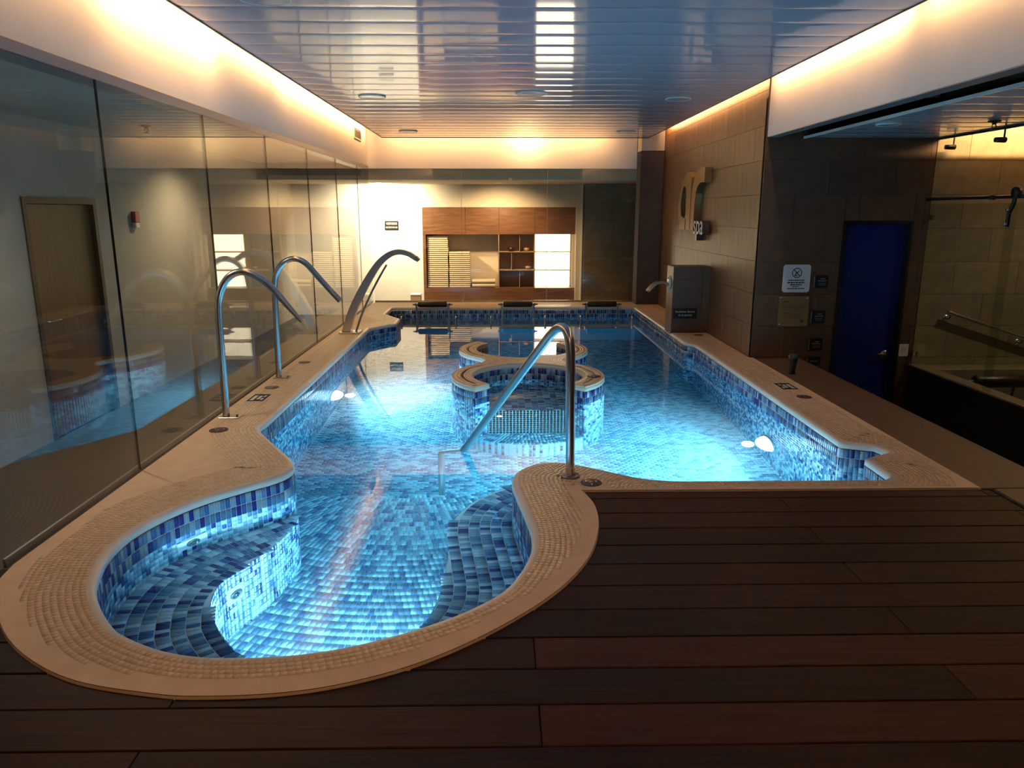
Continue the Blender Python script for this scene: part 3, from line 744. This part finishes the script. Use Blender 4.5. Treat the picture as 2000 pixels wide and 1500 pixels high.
# stone block with the small spout
pb = thing('stone_block', 'dark stone-tiled block on the right rim below the lettering', 'pedestal', loc=(2.19,9.42,0))
MB().box(.012,.465,.012,.36,-.06,.82).build('core', MT['joint'], pb)
for z0, z1 in ((0,.335),(.337,.67),(.672,.822)):
    MB().box(.0,.375,0,.012,z0,z1).build('front_tile', MT['dark_tile'][1], pb); MB().box(.377,.466,0,.012,z0,z1).build('front_tile', MT['dark_tile'][0], pb)
    MB().box(0,.012,.013,.36,z0 if z0 else -.06,z1).build('side_tile', MT['wood_tile'][0], pb)
MB().box(0,.466,0,.362,.824,.836).build('top_tile', MT['dark_tile'][2], pb)
s2 = thing('water_jet', 'small curved bronze spout on the side of the stone block', 'water spout', loc=(2.188,9.62,.60))
MB().lathe([(0,-.016),(.07,-.016),(.085,-.010),(.088,0)], (0,0,.02), 28, 'x').build('wall_plate', MT['abs'], s2)
for z in (.07,-.05): MB().lathe([(0,-.024),(.010,-.024),(.012,-.016)], (0,0,.02+z*.8), 10, 'x').build('screw', MT['steel_dark'], s2)
flat_bar(bez([(-.01,0,.0),(-.09,0,.028),(-.17,0,.015),(-.24,0,-.04),(-.28,0,-.09)], 6), .13, .03).build('spout', M('copper_spout', (.62,.44,.30), .25, .9), s2)
# headrests over the far rim
def headrest(label, x):
    t = thing('headrest_roll', label, 'headrest', 'headrest rolls on the far rim', (x,12.10,0))
    MB().lathe([(0,-.235),(.036,-.235),(.046,-.222),(.048,0),(.046,.222),(.036,.235),(0,.235)], (0,-.06,.055), 22, 'x').build('cushion', MT['cushion'], t)
    MB().tube([(-.32,-.06,.055),(.32,-.06,.055)], .011, 10).build('rod', MT['steel_dark'], t)
    for s in (-1,1):
        MB().lathe([(0,-.02),(.022,-.012),(.022,.012),(0,.02)], (s*.27,-.06,.055), 14, 'x').build('end_knob', MT['steel_dark'], t)
        b = MB(); b.box(s*.255-.016,s*.255+.016,-.075,-.063,-.19,.05); b.box(s*.255-.016,s*.255+.016,-.075,.06,.0,.006)
        b.build('bracket', MT['steel'], t)
for x, l in ((-1.075,'dark brown headrest roll on the far rim nearest the swan-neck spout'),(.30,'middle one of the three dark brown headrest rolls on the far rim'),(1.66,'dark brown headrest roll on the far rim nearest the right wall')): headrest(l, x)
# underwater seat along the far wall with grip loops
fb = MB().box(-1.72,2.18,11.25,12.09,ZF,-.52).build('far_bench', MT['tile'][3], pool)
LN = ['leftmost','second from left','third from left','third from right','second from right','rightmost']
for i, x in enumerate((-1.51,-.67,-.13,.71,1.26,2.06)):
    t = thing('grip_loop', f'small steel grip loop at the far waterline, {LN[i]} of six', 'grip', 'grip loops at the far waterline', (x,11.52,0))
    MB().tube(fillet([(0,.03,-.52),(0,.03,-.075),(0,-.05,-.075),(0,-.05,-.52)], .03, 6), .014, 10).build('loop', MT['chrome'], t)
    MB().lathe([(0,-.50),(.03,-.50),(.034,-.52)], (0,.03,0), 12).build('foot', MT['steel'], t)
# ================================================================== rim lids and plates
def lid(label, x, y, r, z=0.0):
    t = thing('drain_lid', label, 'lid', 'round drain lids', (x,y,z))
    cv = MB().lathe([(0,.004),(r*.80,.004),(r*.84,.0025),(r*.88,.004),(r,.003),(r,0)], seg=32).build('cover', MT['lid'], t)
    for a in (0,1,2):
        q = a*2*PI/3+.5
        MB().lathe([(0,.006),(.006,.006),(.007,.004)], (r*.55*math.cos(q), r*.55*math.sin(q), 0), 8).build('screw', MT['steel'], cv)
    MB().lathe([(0,.0065),(.010,.0065),(.012,.004)], seg=12).build('cap', MT['steel_dark'], t)
lid('round brown lid on the left rim in front of the nearer hooked rail', -1.985, 5.11, .065)
lid('round brown lid on the left rim between the two hooked rails', -2.0, 6.43, .062)
lid('round brown lid on the left rim beyond the farther hooked rail', -2.0, 7.56, .060)
lid('round brown lid beside the foot of the sloping handrail', .52, 4.012, .060)
lid('round brown lid on the right rim beside the marked plate', 2.54, 6.01, .062)
lid('round brown lid at the foot of the stone block', 2.50, 9.24, .06)
lid('round brown lid on the arm of the pool island', .885, 6.84, .065)
def deck_plate(label, x, y, rz, flip=1):
    t = thing('floor_plate', label, 'floor sign', 'marked plates in the rim', (x,y,0), rz)
    MB().bevbox(-.078,.078,-.128,.128,0,.003,.001).build('surround', MT['nose'], t)
    MB().box(-.068,.068,-.118,.118,.0015,.0042).build('plate', MT['sign_black'], t)
    mk = MB()
    for (a,b,c,d) in ((-.05,-.02,-.09,.07),(-.005,.02,-.06,.055),(.03,.05,-.08,-.02),(.03,.05,.02,.07)): mk.box(a*flip,b*flip,c,d,.0042,.0050) if flip > 0 else mk.box(-b,-a,c,d,.0042,.0050)
    mk.build('marking', MT['print'], t)
deck_plate('dark marked plate set in the left rim between the hooked rails', -1.995, 6.05, 0)
deck_plate('dark marked plate set in the right rim', 2.53, 6.39, 0, -1)
# ================================================================== underwater lamps and jets
def uw_lamp(label, loc, d, power, tilt=0.0, color=POOL, part_of=None):
    """round niche lamp; d = direction it faces; out-of-sight ones are plain parts of the pool"""
    ang = math.atan2(d[1], d[0])
    bz = MB().lathe([(.17,0),(.17,.012),(.162,.018),(.142,.020),(.138,.012)], (0,0,0), 32, 'x'); ln = MB().lathe([(0,.11),(.05,.10),(.095,.078),(.125,.045),(.138,.004)], (0,0,0), 28, 'x')
    if part_of is None:
        t = thing('underwater_lamp', label, 'pool light', 'underwater lamps', loc); t.rotation_euler = (0,0,ang)
        bz.build('bezel', MT['chrome'], t); ln.build('lens', MT['lens'], t)
    else:
        t = bz.build('lamp_bezel', MT['chrome'], part_of); t.location = loc; t.rotation_euler = (0,0,ang)
        ln.build('lens', MT['lens'], t)
    l = lamp('SPOT', 'underwater_light', (0,0,0), (0,0,0), power, color, spot_size=math.radians(168), spot_blend=.55, shadow_soft_size=.05)
    l.parent = t; l.location = (.18,0,0); l.rotation_euler = (0, math.radians(-90+tilt), 0)
    return t
uw_lamp('glowing round underwater lamp in the left pool wall', (-1.73,7.55,-.88), (1,0), 430)
uw_lamp('glowing round underwater lamp in the right pool wall', (2.28,6.02,-.96), (-1,0), 500)
uw_lamp(None, (-.72,2.352,-.86), (.12,1), 270, 12, (.58,.82,1.0), pool)
uw_lamp(None, (1.45,4.05,-.70), (-.35,1), 260, 0, POOL, pool)
def jet(label, loc, tang, w, h):
    t = thing('massage_jet', label, 'jet', 'massage jets in the bay', loc)
    u = Vector((tang[0],tang[1],0)).normalized(); n = Vector((-u.y,u.x,0)); t.matrix_world = Matrix.Translation(loc) @ frame(u, n, Vector((0,0,1))).to_4x4()
    pt = MB().bevbox(-w/2,w/2,-.004,.010,-h/2,h/2,.003).build('plate', MT['abs'], t)
    MB().lathe([(.042,.010),(.040,.018),(.030,.020),(.026,.012),(0,.012)], (0,0,0), 20, 'y').build('ring', MT['chrome'], pt)
    MB().lathe([(.016,.012),(.014,.024),(.006,.024),(0,.018)], (0,0,0), 14, 'y').build('nozzle', MT['steel_dark'], pt)
def at_line(Q, p):
    Q = np.asarray(Q); i = int(np.argmin(np.hypot(*(Q-np.array(p)).T))); i = min(max(i,1), len(Q)-2); return Q[i], Q[i+1]-Q[i-1]
c, tg = at_line(INNER, (-1.655,3.735)); jet('white massage jet plate set in the back wall of the bay', (c[0],c[1],-.30), tg, .19, .115)
c, tg = at_line(BL, (-1.355,3.53)); jet('white massage jet plate set in the bench front of the bay', (c[0],c[1],-.70), -np.array(tg)*-1, .13, .17)
t = thing('wall_inlet', 'small dark inlet in the right pool wall near the corner alcove', 'inlet', loc=(2.279,5.22,-.33))
MB().lathe([(0,-.008),(.018,-.008),(.026,-.003),(.026,.004)], (0,0,0), 14, 'x').build('grille', MT['steel_dark'], t)
MB().lathe([(.026,-.003),(.040,-.004),(.042,.003)], (0,0,0), 16, 'x').build('collar', MT['abs'], t)

# ================================================================== raised lettering
lg = thing('wall_lettering', 'raised bronze letters ar with small white spa on the brown wall', 'sign', loc=(2.66,10.97,0))
def yz_prism(outer, holes, x0, x1):
    """extrude a (s,z) outline, s running towards -Y, between x0 and x1 (local to the lettering)"""
    mb = MB(); loops = [outer]+holes; tri = tessellate_polygon([[Vector((s,z,0)) for s,z in l] for l in loops]); pts = [p for l in loops for p in l]; n = len(pts)
    V = [(x0,-s,z) for s,z in pts]+[(x1,-s,z) for s,z in pts]; F = [tuple(t) for t in tri]+[tuple(i+n for i in t) for t in tri]; k = 0
    for l in loops:
        m = len(l)
        for i in range(m): F.append((k+i, k+(i+1)%m, n+k+(i+1)%m, n+k+i))
        k += m
    return mb.add(V, F)
cr = lambda P: [tuple(p) for p in bez(P, 4)]
a_out = [(.13,1.27),(.69,1.27),(.69,1.90)] + cr([(.68,1.96),(.60,2.02),(.46,2.03),(.30,1.97),(.16,1.87),(.05,1.72),(.01,1.56),(.05,1.43),(.13,1.37)])
a_hole = cr([(.20,1.45),(.42,1.43),(.44,1.60),(.42,1.78),(.33,1.85),(.22,1.80),(.15,1.64),(.16,1.52)])
yz_prism(a_out, [a_hole], -.09, 0).build('letter_a', MT['logo'], lg)
r_out = [(.72,1.27),(.90,1.27),(.90,1.60)] + cr([(.93,1.74),(1.02,1.83),(1.14,1.87)]) + [(1.34,1.87),(1.34,2.05)] + cr([(1.18,2.06),(1.0,2.02),(.84,1.93),(.75,1.80),(.72,1.62)])
yz_prism(r_out, [], -.09, 0).build('letter_r', MT['logo'], lg)
yz_prism([(.455,1.272),(.475,1.272),(.475,1.42),(.455,1.42)], [], -.094, -.089).build('groove', MT['joint'], lg)
text('letters_spa', 'spa', MT['lid'], lg, .36, Matrix.Translation((-.05,-1.17,1.335)) @ FX, .045)
text('letter_faces', 'spa', MT['sign_white'], lg, .36, Matrix.Translation((-.0975,-1.17,1.335)) @ FX, .0015)

# ================================================================== notices on the dark wall
def plate_poly(w, h, r, n=6):
    return [(sx*(w/2-r)+r*math.cos(a+k*PI/2/n), sy*(h/2-r)+r*math.sin(a+k*PI/2/n)) for sx,sy,a in ((1,1,0),(-1,1,PI/2),(-1,-1,PI),(1,-1,1.5*PI)) for k in range(n+1)]
def put_fy(o): o.data.transform(FY); return o
def bars(rows, t, mat, parent, y, name='print_lines'):
    mb = MB()
    for (x0,x1,z,h) in rows:
        x = x0
        while x < x1-.004:
            L = random.uniform(.012,.03); e = min(x+L, x1); mb.box(x, e, y-.0006, y, z-h/2, z+h/2); x = e+.004
    return mb.build(name, mat, parent)
FW = 7.745
n1 = thing('notice_board', 'white square notice with a crossed-out diver symbol on the dark wall', 'sign', loc=(3.08,FW-.006,.832))
put_fy(MB().prism(plate_poly(.285,.285,.03), -.006, 0).build('plate', MT['sign_white'], n1))
ringm = MB(); V = []; F = []
for k in range(36):
    a = 2*PI*k/36; V += [(.052*math.cos(a), 0, .058+.052*math.sin(a)), (.043*math.cos(a), 0, .058+.043*math.sin(a))]
for k in range(36): j = (k+1)%36; F.append((2*k,2*j,2*j+1,2*k+1))
ringm.add([(x,-.0008,z) for x,_,z in V], F)
def stroke(mb, a, b, w, y=-.0010):
    a = Vector((a[0],y,a[1])); b = Vector((b[0],y,b[1])); d = (b-a).normalized(); nn = Vector((-d.z,0,d.x))*w/2; mb.add([a+nn,a-nn,b-nn,b+nn],[(0,1,2,3)])
stroke(ringm, (-.034,.092), (.034,.024), .009)
for a, b in (((-.022,.032),(.004,.062)),((.004,.062),(.022,.078)),((-.026,.034),(.006,.030)),((.0,.06),(-.014,.05))): stroke(ringm, a, b, .010)
ringm.build('symbol', MT['ink'], n1)
bars([(-.085,.085,-.018,.012),(-.092,.088,-.042,.014),(-.06,.06,-.064,.013),(-.04,.03,-.084,.009),(-.09,.088,-.104,.010)], n1, MT['ink'], n1, -.0002)
n2 = thing('wall_plaque', 'square bronze-brown plaque with fine lines and corner studs under the white notice', 'plaque', loc=(3.07,FW-.018,.492))
put_fy(MB().prism(plate_poly(.315,.315,.006,2), -.004, .004).build('plate', MT['plaque'], n2))
for sx in (-1,1):
    for sz in (-1,1): MB().lathe([(0,-.012),(.010,-.012),(.012,-.006),(.012,.018)], (sx*.138,0,sz*.138), 14, 'y').build('stud', MT['steel'], n2)
bars([(-.13,-.05,.10,.009)]+[(-.13,.12,.07-.017*k,.004) for k in range(4)]+[(-.10,-.03,-.015,.007)]+[(-.10,.10,-.035-.016*k,.004) for k in range(3)], n2, MT['ink'], n2, -.0046)
MB().lathe([(0,-.0052),(.020,-.0052),(.020,-.0048)], (.095,0,-.10), 6, 'y').build('emblem', MT['ink'], n2)
for k, (zc, l) in enumerate(((.80,'small black notice right of the white notice'),(.432,'small black notice right of the bronze plaque'),(.14,'small black notice below the bronze plaque near the door'),(-.04,'small black notice lowest on the dark wall, half behind the ledge'))):
    t = thing('small_notice', l, 'sign', 'small black notices', (3.335,FW-.004,zc)); h = .066 if k < 3 else .045
    sb = put_fy(MB().prism(plate_poly(.15,2*h,.004,2), -.004, .004).build('plate', MT['sign_black'], t))
    MB().box(-.073,-.062,-.006,-.004,-h*.9,h*.9).build('edge_strip', MT['dim_print'], t)
    bars([(-.005,.045,.03,.012),(-.03,.06,.008,.012),(-.025,.06,-.016,.006),(-.02,.05,-.032,.006)] if k < 3 else [(-.04,.05,.0,.012)], t, MT['dim_print'], t, -.0042)
n3 = thing('step_notice', 'black notice with white words on the stone block', 'sign', loc=(2.36,9.418,.25))
MB().box(-.15,.15,-.004,.0,-.066,.066).build('plate', MT['sign_black'], n3)
text('lettering', 'Escalones dentro', MT['print'], n3, .036, Matrix.Translation((0,-.0045,.022)) @ FY, .0005)
text('lettering', 'de la piscina', MT['print'], n3, .036, Matrix.Translation((0,-.0045,-.022)) @ FY, .0005)
n4 = thing('paper_notice', 'small pale paper taped on the wall right of the blue door', 'notice', loc=(4.29,FW-.001,.075))
MB().box(-.05,.05,-.0015,0,-.065,.065).build('sheet', MT['paper'], n4)
bars([(-.03,.03,.03-.016*k,.003) for k in range(5)], n4, MT['ink'], n4, -.0016)
d1 = struct('door_1', 'blue-lit door in the dark stone wall')
lf1 = MB().box(DR[0]+.03,DR[1]-.03,7.82,7.86,-.65,DR[3]-.03).build('leaf', MT['blue_door'], d1)
fr = MB(); fr.box(DR[0],DR[0]+.028,7.735,7.88,-.65,DR[3]); fr.box(DR[1]-.028,DR[1],7.735,7.88,-.65,DR[3]); fr.box(DR[0]+.028,DR[1]-.028,7.735,7.88,DR[3]-.028,DR[3]); fr.build('frame', MT['black'], d1)
MB().lathe([(0,-.012),(.05,-.012),(.055,-.004),(.055,0)], (4.135,7.82,.01), 24, 'y').build('rose', MT['steel'], lf1)
MB().tube([(4.135,7.81,.01),(4.135,7.765,.01),(4.03,7.765,.03)], .010, 10).build('handle', MT['steel'], lf1)
cup = thing('drinking_glass', 'dark green tapered drinking glass left on the brown ledge', 'glass', loc=(2.80,6.95,-.006))
MB().lathe([(0,0),(.032,0),(.034,.008),(.027,.02),(.030,.06),(.042,.14),(.046,.185),(.043,.185),(.039,.14),(.027,.06),(.022,.024),(0,.024)], seg=28).build('vessel', MT['cup'], cup)
MB().lathe([(.0335,.001),(.0365,.004),(.0335,.011)], seg=28).build('foot_ring', MT['cup'], cup)

# ================================================================== spa cubicle
tub = thing('spa_tub', 'black-panelled tub behind the glass on the right', 'tub')
MB().box(4.36,4.395,-1.3,7.74,-.65,-.09).build('side_panel', MT['black'], tub)
MB().bevbox(4.355,4.50,-1.3,7.74,-.09,-.072,.004).build('ledge', MT['grey_tile'][1], tub)
MB().bevbox(4.50,6.98,7.50,7.74,-.65,-.085,.004).build('back_ledge', MT['grey_tile'][0], tub)
MB().box(4.50,6.9,-1.3,7.50,-.65,-.60).build('basin_floor', MT['low_floor'], tub)
t = thing('headrest_roll', 'dark headrest roll on the ledge of the black tub', 'headrest', loc=(4.72,7.18,-.14))
MB().lathe([(0,-.30),(.05,-.30),(.062,-.285),(.062,.285),(.05,.30),(0,.30)], (.30,0,.0), 20, 'x').build('cushion', MT['cushion'], t)
MB().tube([(-.06,0,0),(.66,0,0)], .014, 10).build('rod', MT['steel_dark'], t)
for x in (-.05,.65): MB().box(x-.015,x+.015,-.02,.26,-.03,.0).build('bracket', MT['steel_dark'], t)
sg = thing('glass_screen', 'fixed glass screen standing on the black tub', 'glass screen')
pane_x(sg, 4.385, 6.42, 7.735, -.07, 1.58, MT['glass2'])
for z in (0.05,1.45): MB().box(4.37,4.40,7.66,7.742,z-.025,z+.025).build('clamp', MT['steel'], sg)
sd = thing('sliding_glass', 'sliding glass door hung from the black rail on the right', 'sliding door')
pane_x(sd, 4.36, 4.95, 6.50, -.065, 1.575, MT['glass2'])
hp = flat_bar([(0,0,.075),(0,0,.0)], .05, .012)
hg = MB().tube(fillet([(4.345,6.40,1.66),(4.345,6.42,1.56),(4.345,6.46,1.50),(4.345,6.46,1.38)], .05, 5), .018, 10).build('hanger', MT['bronze'], sd)
MB().lathe([(0,-.02),(.045,-.02),(.045,.02),(0,.02)], (4.345,6.40,1.665), 20, 'x').build('roller', MT['bronze'], sd)
MB().lathe([(0,-.026),(.014,-.026),(.014,0)], (4.34,6.46,1.40), 12, 'x').build('bolt', MT['chrome'], hg)
MB().lathe([(0,-.026),(.014,-.026),(.014,0)], (4.34,6.45,1.52), 12, 'x').build('bolt', MT['chrome'], hg)
rl = thing('sliding_rail', 'black metal rail the sliding glass door hangs from', 'rail')
MB().tube([(4.352,4.0,1.63),(4.352,7.74,1.63)], .016, 12).build('bar', MT['bronze'], rl)
for y in (6.72,5.2): MB().lathe([(0,-.03),(.024,-.03),(.024,.03),(0,.03)], (4.352,y,1.63), 16, 'y').build('stop', MT['bronze'], rl)
gr = thing('grab_rail', 'sloping steel grab rail on the stone wall behind the glass', 'grab rail')
MB().tube([(4.66,7.66,.488),(5.9,7.66,.09)], .024, 14).build('bar', MT['steel'], gr)
for x, z in ((4.70,.44),(5.50,.18)):
    MB().tube([(x,7.742,z-.02),(x,7.69,z-.02),(x,7.66,z+.02)], .010, 8).build('bracket', MT['steel_dark'], gr)
    MB().lathe([(0,-.01),(.03,-.01),(.034,0)], (x,7.744,z-.02), 16, 'y').build('rose', MT['steel'], gr)
for (x, y, l) in ((4.50,7.66,'small black ceiling spotlight next to the dark wall edge'),(4.50,6.90,'small black ceiling spotlight further right over the cubicle')):
    t = thing('ceiling_spotlight', l, 'spotlight', 'ceiling spotlights in the cubicle', (x,y,2.60))
    MB().tube([(0,0,0),(0,0,-.46)], .008, 8).build('stem', MT['bronze'], t)
    MB().lathe([(0,-.05),(.022,-.05),(.026,.04),(0,.045)], (-.03,0,-.47), 14, 'x').build('head', MT['bronze'], t)
    MB().lathe([(0,.046),(.024,.046)], (-.03,0,-.47), 14, 'x').build('lens', MT['chrome'], t)
def sprinkler(label, x, y, z):
    t = thing('fire_sprinkler', label, 'sprinkler', 'fire sprinklers', (x,y,z))
    MB().lathe([(0,0),(.045,0),(.05,-.006),(.045,-.012),(.02,-.014),(.014,-.03),(0,-.03)], seg=18).build('rosette', MT['bronze'], t)
    for s in (-1,1): MB().tube([(s*.010,0,-.028),(s*.018,0,-.045),(0,0,-.068)], .004, 6).build('yoke', MT['bronze'], t)
    MB().lathe([(0,-.066),(.028,-.068),(.028,-.071),(0,-.072)], seg=12).build('deflector', MT['bronze'], t)
sprinkler('black sprinkler under the lower side ceiling', 3.98, 6.25, 2.219)
sprinkler('black sprinkler under the corridor ceiling behind the left glass', -3.33, 7.48, 2.30)
# ================================================================== ceiling fittings
def speaker(label, x, y, z, r=.14):
    t = thing('ceiling_speaker', label, 'speaker', 'round ceiling speakers', (x,y,z))
    MB().lathe([(r,.002),(r,-.007),(r*.96,-.010),(r*.92,-.008)], seg=36).build('ring', MT['white_wall'], t)
    MB().lathe([(0,-.0095),(r*.6,-.009),(r*.93,-.0075)], seg=36).build('grille', MT['ceil_side'], t)
speaker('round ceiling speaker on the left, midway along the glossy ceiling', -1.29, 8.12, 2.653, .14)
speaker('round ceiling speaker in the middle of the glossy ceiling', .33, 7.89, 2.653, .16)
speaker('round ceiling speaker nearest the wall with raised lettering', 1.87, 8.21, 2.653, .13)
speaker('round ceiling speaker in the far left corner', -1.32, 11.48, 2.653, .135)
speaker('round ceiling speaker in the far right corner', 1.865, 11.49, 2.653, .135)
speaker('round ceiling speaker nearest the camera at the top edge', -1.29, 4.50, 2.653, .15)
speaker('round fitting in the lower side ceiling', 3.26, 6.52, 2.219, .10)
gv = thing('air_grille', 'small rectangular air grille high on the left bulkhead', 'air grille', loc=(-2.15,11.97,2.665))
fr = MB(); fr.box(0,.012,-.29,.29,.065,.085); fr.box(0,.012,-.29,.29,-.085,-.065); fr.box(0,.012,-.29,-.27,-.065,.065); fr.box(0,.012,.27,.29,-.065,.065); fr.build('frame', MT['cream'], gv)
MB().box(.001,.003,-.27,.27,-.065,.065).build('recess', MT['slot'], gv)
for k in range(6):
    MB().add([(.003,-.27,-.055+.02*k),(.003,.27,-.055+.02*k),(.011,.27,-.064+.02*k),(.011,-.27,-.064+.02*k),(.003,-.27,-.052+.02*k),(.003,.27,-.052+.02*k),(.011,.27,-.061+.02*k),(.011,-.27,-.061+.02*k)],
             [(0,1,2,3),(4,7,6,5),(0,4,5,1),(2,6,7,3),(0,3,7,4),(1,5,6,2)]).build('slat', MT['lid'], gv)
fa = thing('alarm_box', 'small red alarm box on the corridor wall behind the left glass', 'alarm', loc=(-3.998,8.44,1.42))
MB().bevbox(0,.05,-.05,.05,-.03,.09,.006).build('case', MT['red'], fa)
MB().bevbox(0,.045,-.045,.045,-.085,-.032,.006).build('lower_case', MT['abs'], fa)

# ================================================================== lobby behind the far glass
sgn = thing('wayfinding_sign', 'small dark changing-room sign with arrows on the white lobby wall', 'sign', loc=(-2.10,14.998,1.248))
MB().box(-.135,.135,-.006,0,-.088,.088).build('plate', MT['sign_black'], sgn)
text('lettering', 'VESTIERES', MT['print'], sgn, .062, Matrix.Translation((0,-.0065,.035)) @ FY, .0005, sx=.78)
text('lettering', 'DUCHAS', MT['print'], sgn, .045, Matrix.Translation((0,-.0065,-.035)) @ FY, .0005, sx=.72)
for s in (-1,1):
    MB().add([(s*.118,-.0072,-.035),(s*.088,-.0072,-.015),(s*.088,-.0072,-.055),(s*.088,-.0072,-.030),(s*.072,-.0072,-.030),(s*.072,-.0072,-.040),(s*.088,-.0072,-.040)], [(0,1,2),(3,4,5,6)]).build('arrow', MT['print'], sgn)
su = thing('shelf_unit', 'wood-panelled wall unit with towel niche and bright display shelves behind the far glass', 'shelving')
x0, x1 = -1.495, 1.50
for a, b in ((x0,-.66),(-.655,.0),(.005,.70),(.705,x1)):
    MB().box(a,b,14.985,15.02,1.08,1.598).build('upper_panel', MT['wood'], su)
    MB().box(a,b,14.985,15.02,-.28,.028).build('lower_panel', MT['wood'], su)
MB().box(x0,-1.44,14.985,15.02,.03,1.078).build('side_panel', MT['wood'], su)
MB().box(1.44,1.50,14.985,15.02,.03,1.078).build('side_panel', MT['cream'], su)
MB().box(x0,x1,15.40,15.42,-.28,1.62).build('back_panel', MT['shelf_wood'], su)
MB().box(-1.44,0,15.39,15.40,.03,1.078).build('niche_back', MT['cream'], su)
MB().box(x0,x1,15.02,15.40,.0,.028).build('niche_floor', MT['wood'], su)
MB().box(x0,x1,15.02,15.40,1.08,1.10).build('niche_top', MT['wood'], su)
for x in (-.005,.705): MB().box(x-.008,x+.008,14.99,15.40,.03,1.078).build('divider', MT['shelf_wood'], su)
for z in (.375,.735):
    MB().box(.005,.695,15.03,15.39,z-.006,z+.006).build('shelf', MT['shelf_wood'], su)
    MB().box(.715,1.435,15.02,15.38,z-.008,z+.008).build('shelf', MT['shelf_wood'], su)
for z0, z1, x in ((.03,.369,.41),(.381,.729,.25),(.741,1.078,.41)): MB().box(x-.005,x+.005,15.05,15.39,z0,z1).build('divider', MT['shelf_wood'], su)
MB().box(.715,1.435,15.385,15.395,.03,1.078).build('light_panel', MT['lit'], su)
def towel(label, x, y, z, w, d, h):
    t = thing('folded_towel', label, 'towel', 'folded towels in the niche', (x,y,z))
    # two folded layers with a rounded front
    for k in (0,1):
        mb = MB(); n = 8; hh = h/2; V = []
        for sx in (-w/2, w/2):
            V += [(sx, d/2, k*hh+.001), (sx, -d/2+hh/2, k*hh+.001)]
            for i in range(1,n): a = -PI/2-PI*i/n; V.append((sx, -d/2+hh/2+math.cos(a)*hh/2, k*hh+hh/2+math.sin(a)*(hh/2-.001)))
            V += [(sx, -d/2+hh/2, (k+1)*hh-.001), (sx, d/2, (k+1)*hh-.001)]
        m = len(V)//2; F = [(i,i+1,m+i+1,m+i) for i in range(m-1)]+[(m-1,0,m,2*m-1), tuple(range(m))[::-1], tuple(range(m,2*m))]
        mb.add(V, F, False).build('fold', MT['towel'], t)
def ordn(k): return ['first','second','third','fourth','fifth','sixth','seventh','eighth','ninth','tenth','eleventh','twelfth','thirteenth'][k]
for k in range(13): towel(f'folded cream towel, {ordn(k)} from the bottom of the taller stack', -1.215+random.uniform(-.008,.008), 15.19, .03+.0785*k, .40, .30, .0775)
for k in range(9): towel(f'folded cream towel, {ordn(k)} from the bottom of the shorter stack', -.785+random.uniform(-.008,.008), 15.19, .03+.0785*k, .41, .30, .0775)
towel('wide folded cream blanket right of the towel stacks', -.31, 15.19, .03, .46, .30, .16)
for k, (x, z, l) in enumerate(((.24,.741,'small dark bowl on the upper cubby shelf'),(.55,.741,'small glass bowl on the upper cubby shelf near the light'),(.58,.381,'small round jar on the middle cubby shelf'))):
    t = thing('bowl', l, 'bowl', loc=(x,15.14,z)); r = .075 if k == 0 else .055
    MB().lathe([(0,0),(r*.5,0),(r*.9,.03),(r,.07),(r*.95,.07),(r*.82,.032),(0,.012)], seg=20).build('body', MT['bronze'] if k == 0 else MT['shelf_wood'], t)
    MB().lathe([(r*.94,.069),(r*1.0,.074),(r*1.03,.069)], seg=20).build('rim', MT['steel'], t)
bx = thing('storage_box', 'small pale box on the floor in front of the white lobby wall', 'box', loc=(-1.64,14.80,-.28))
MB().bevbox(-.10,.10,-.10,.10,0,.19,.006).build('case', MT['shelf_wood'], bx); MB().bevbox(-.105,.105,-.105,.105,.192,.222,.005).build('lid', MT['abs'], bx)
for (x, y, z, l) in ((-2.2,14.2,2.03,'bright round downlight in front of the white lobby wall'),(0.0,14.0,2.03,'round downlight over the middle of the lobby')):
    t = thing('downlight', l, 'downlight', 'lobby downlights', (x,y,z))
    MB().lathe([(.075,0),(.078,-.006),(.062,-.010),(.058,-.004)], seg=28).build('ring', MT['white_wall'], t)
    MB().lathe([(0,-.004),(.058,-.004)], seg=28).build('diffuser', MT['shade'], t)
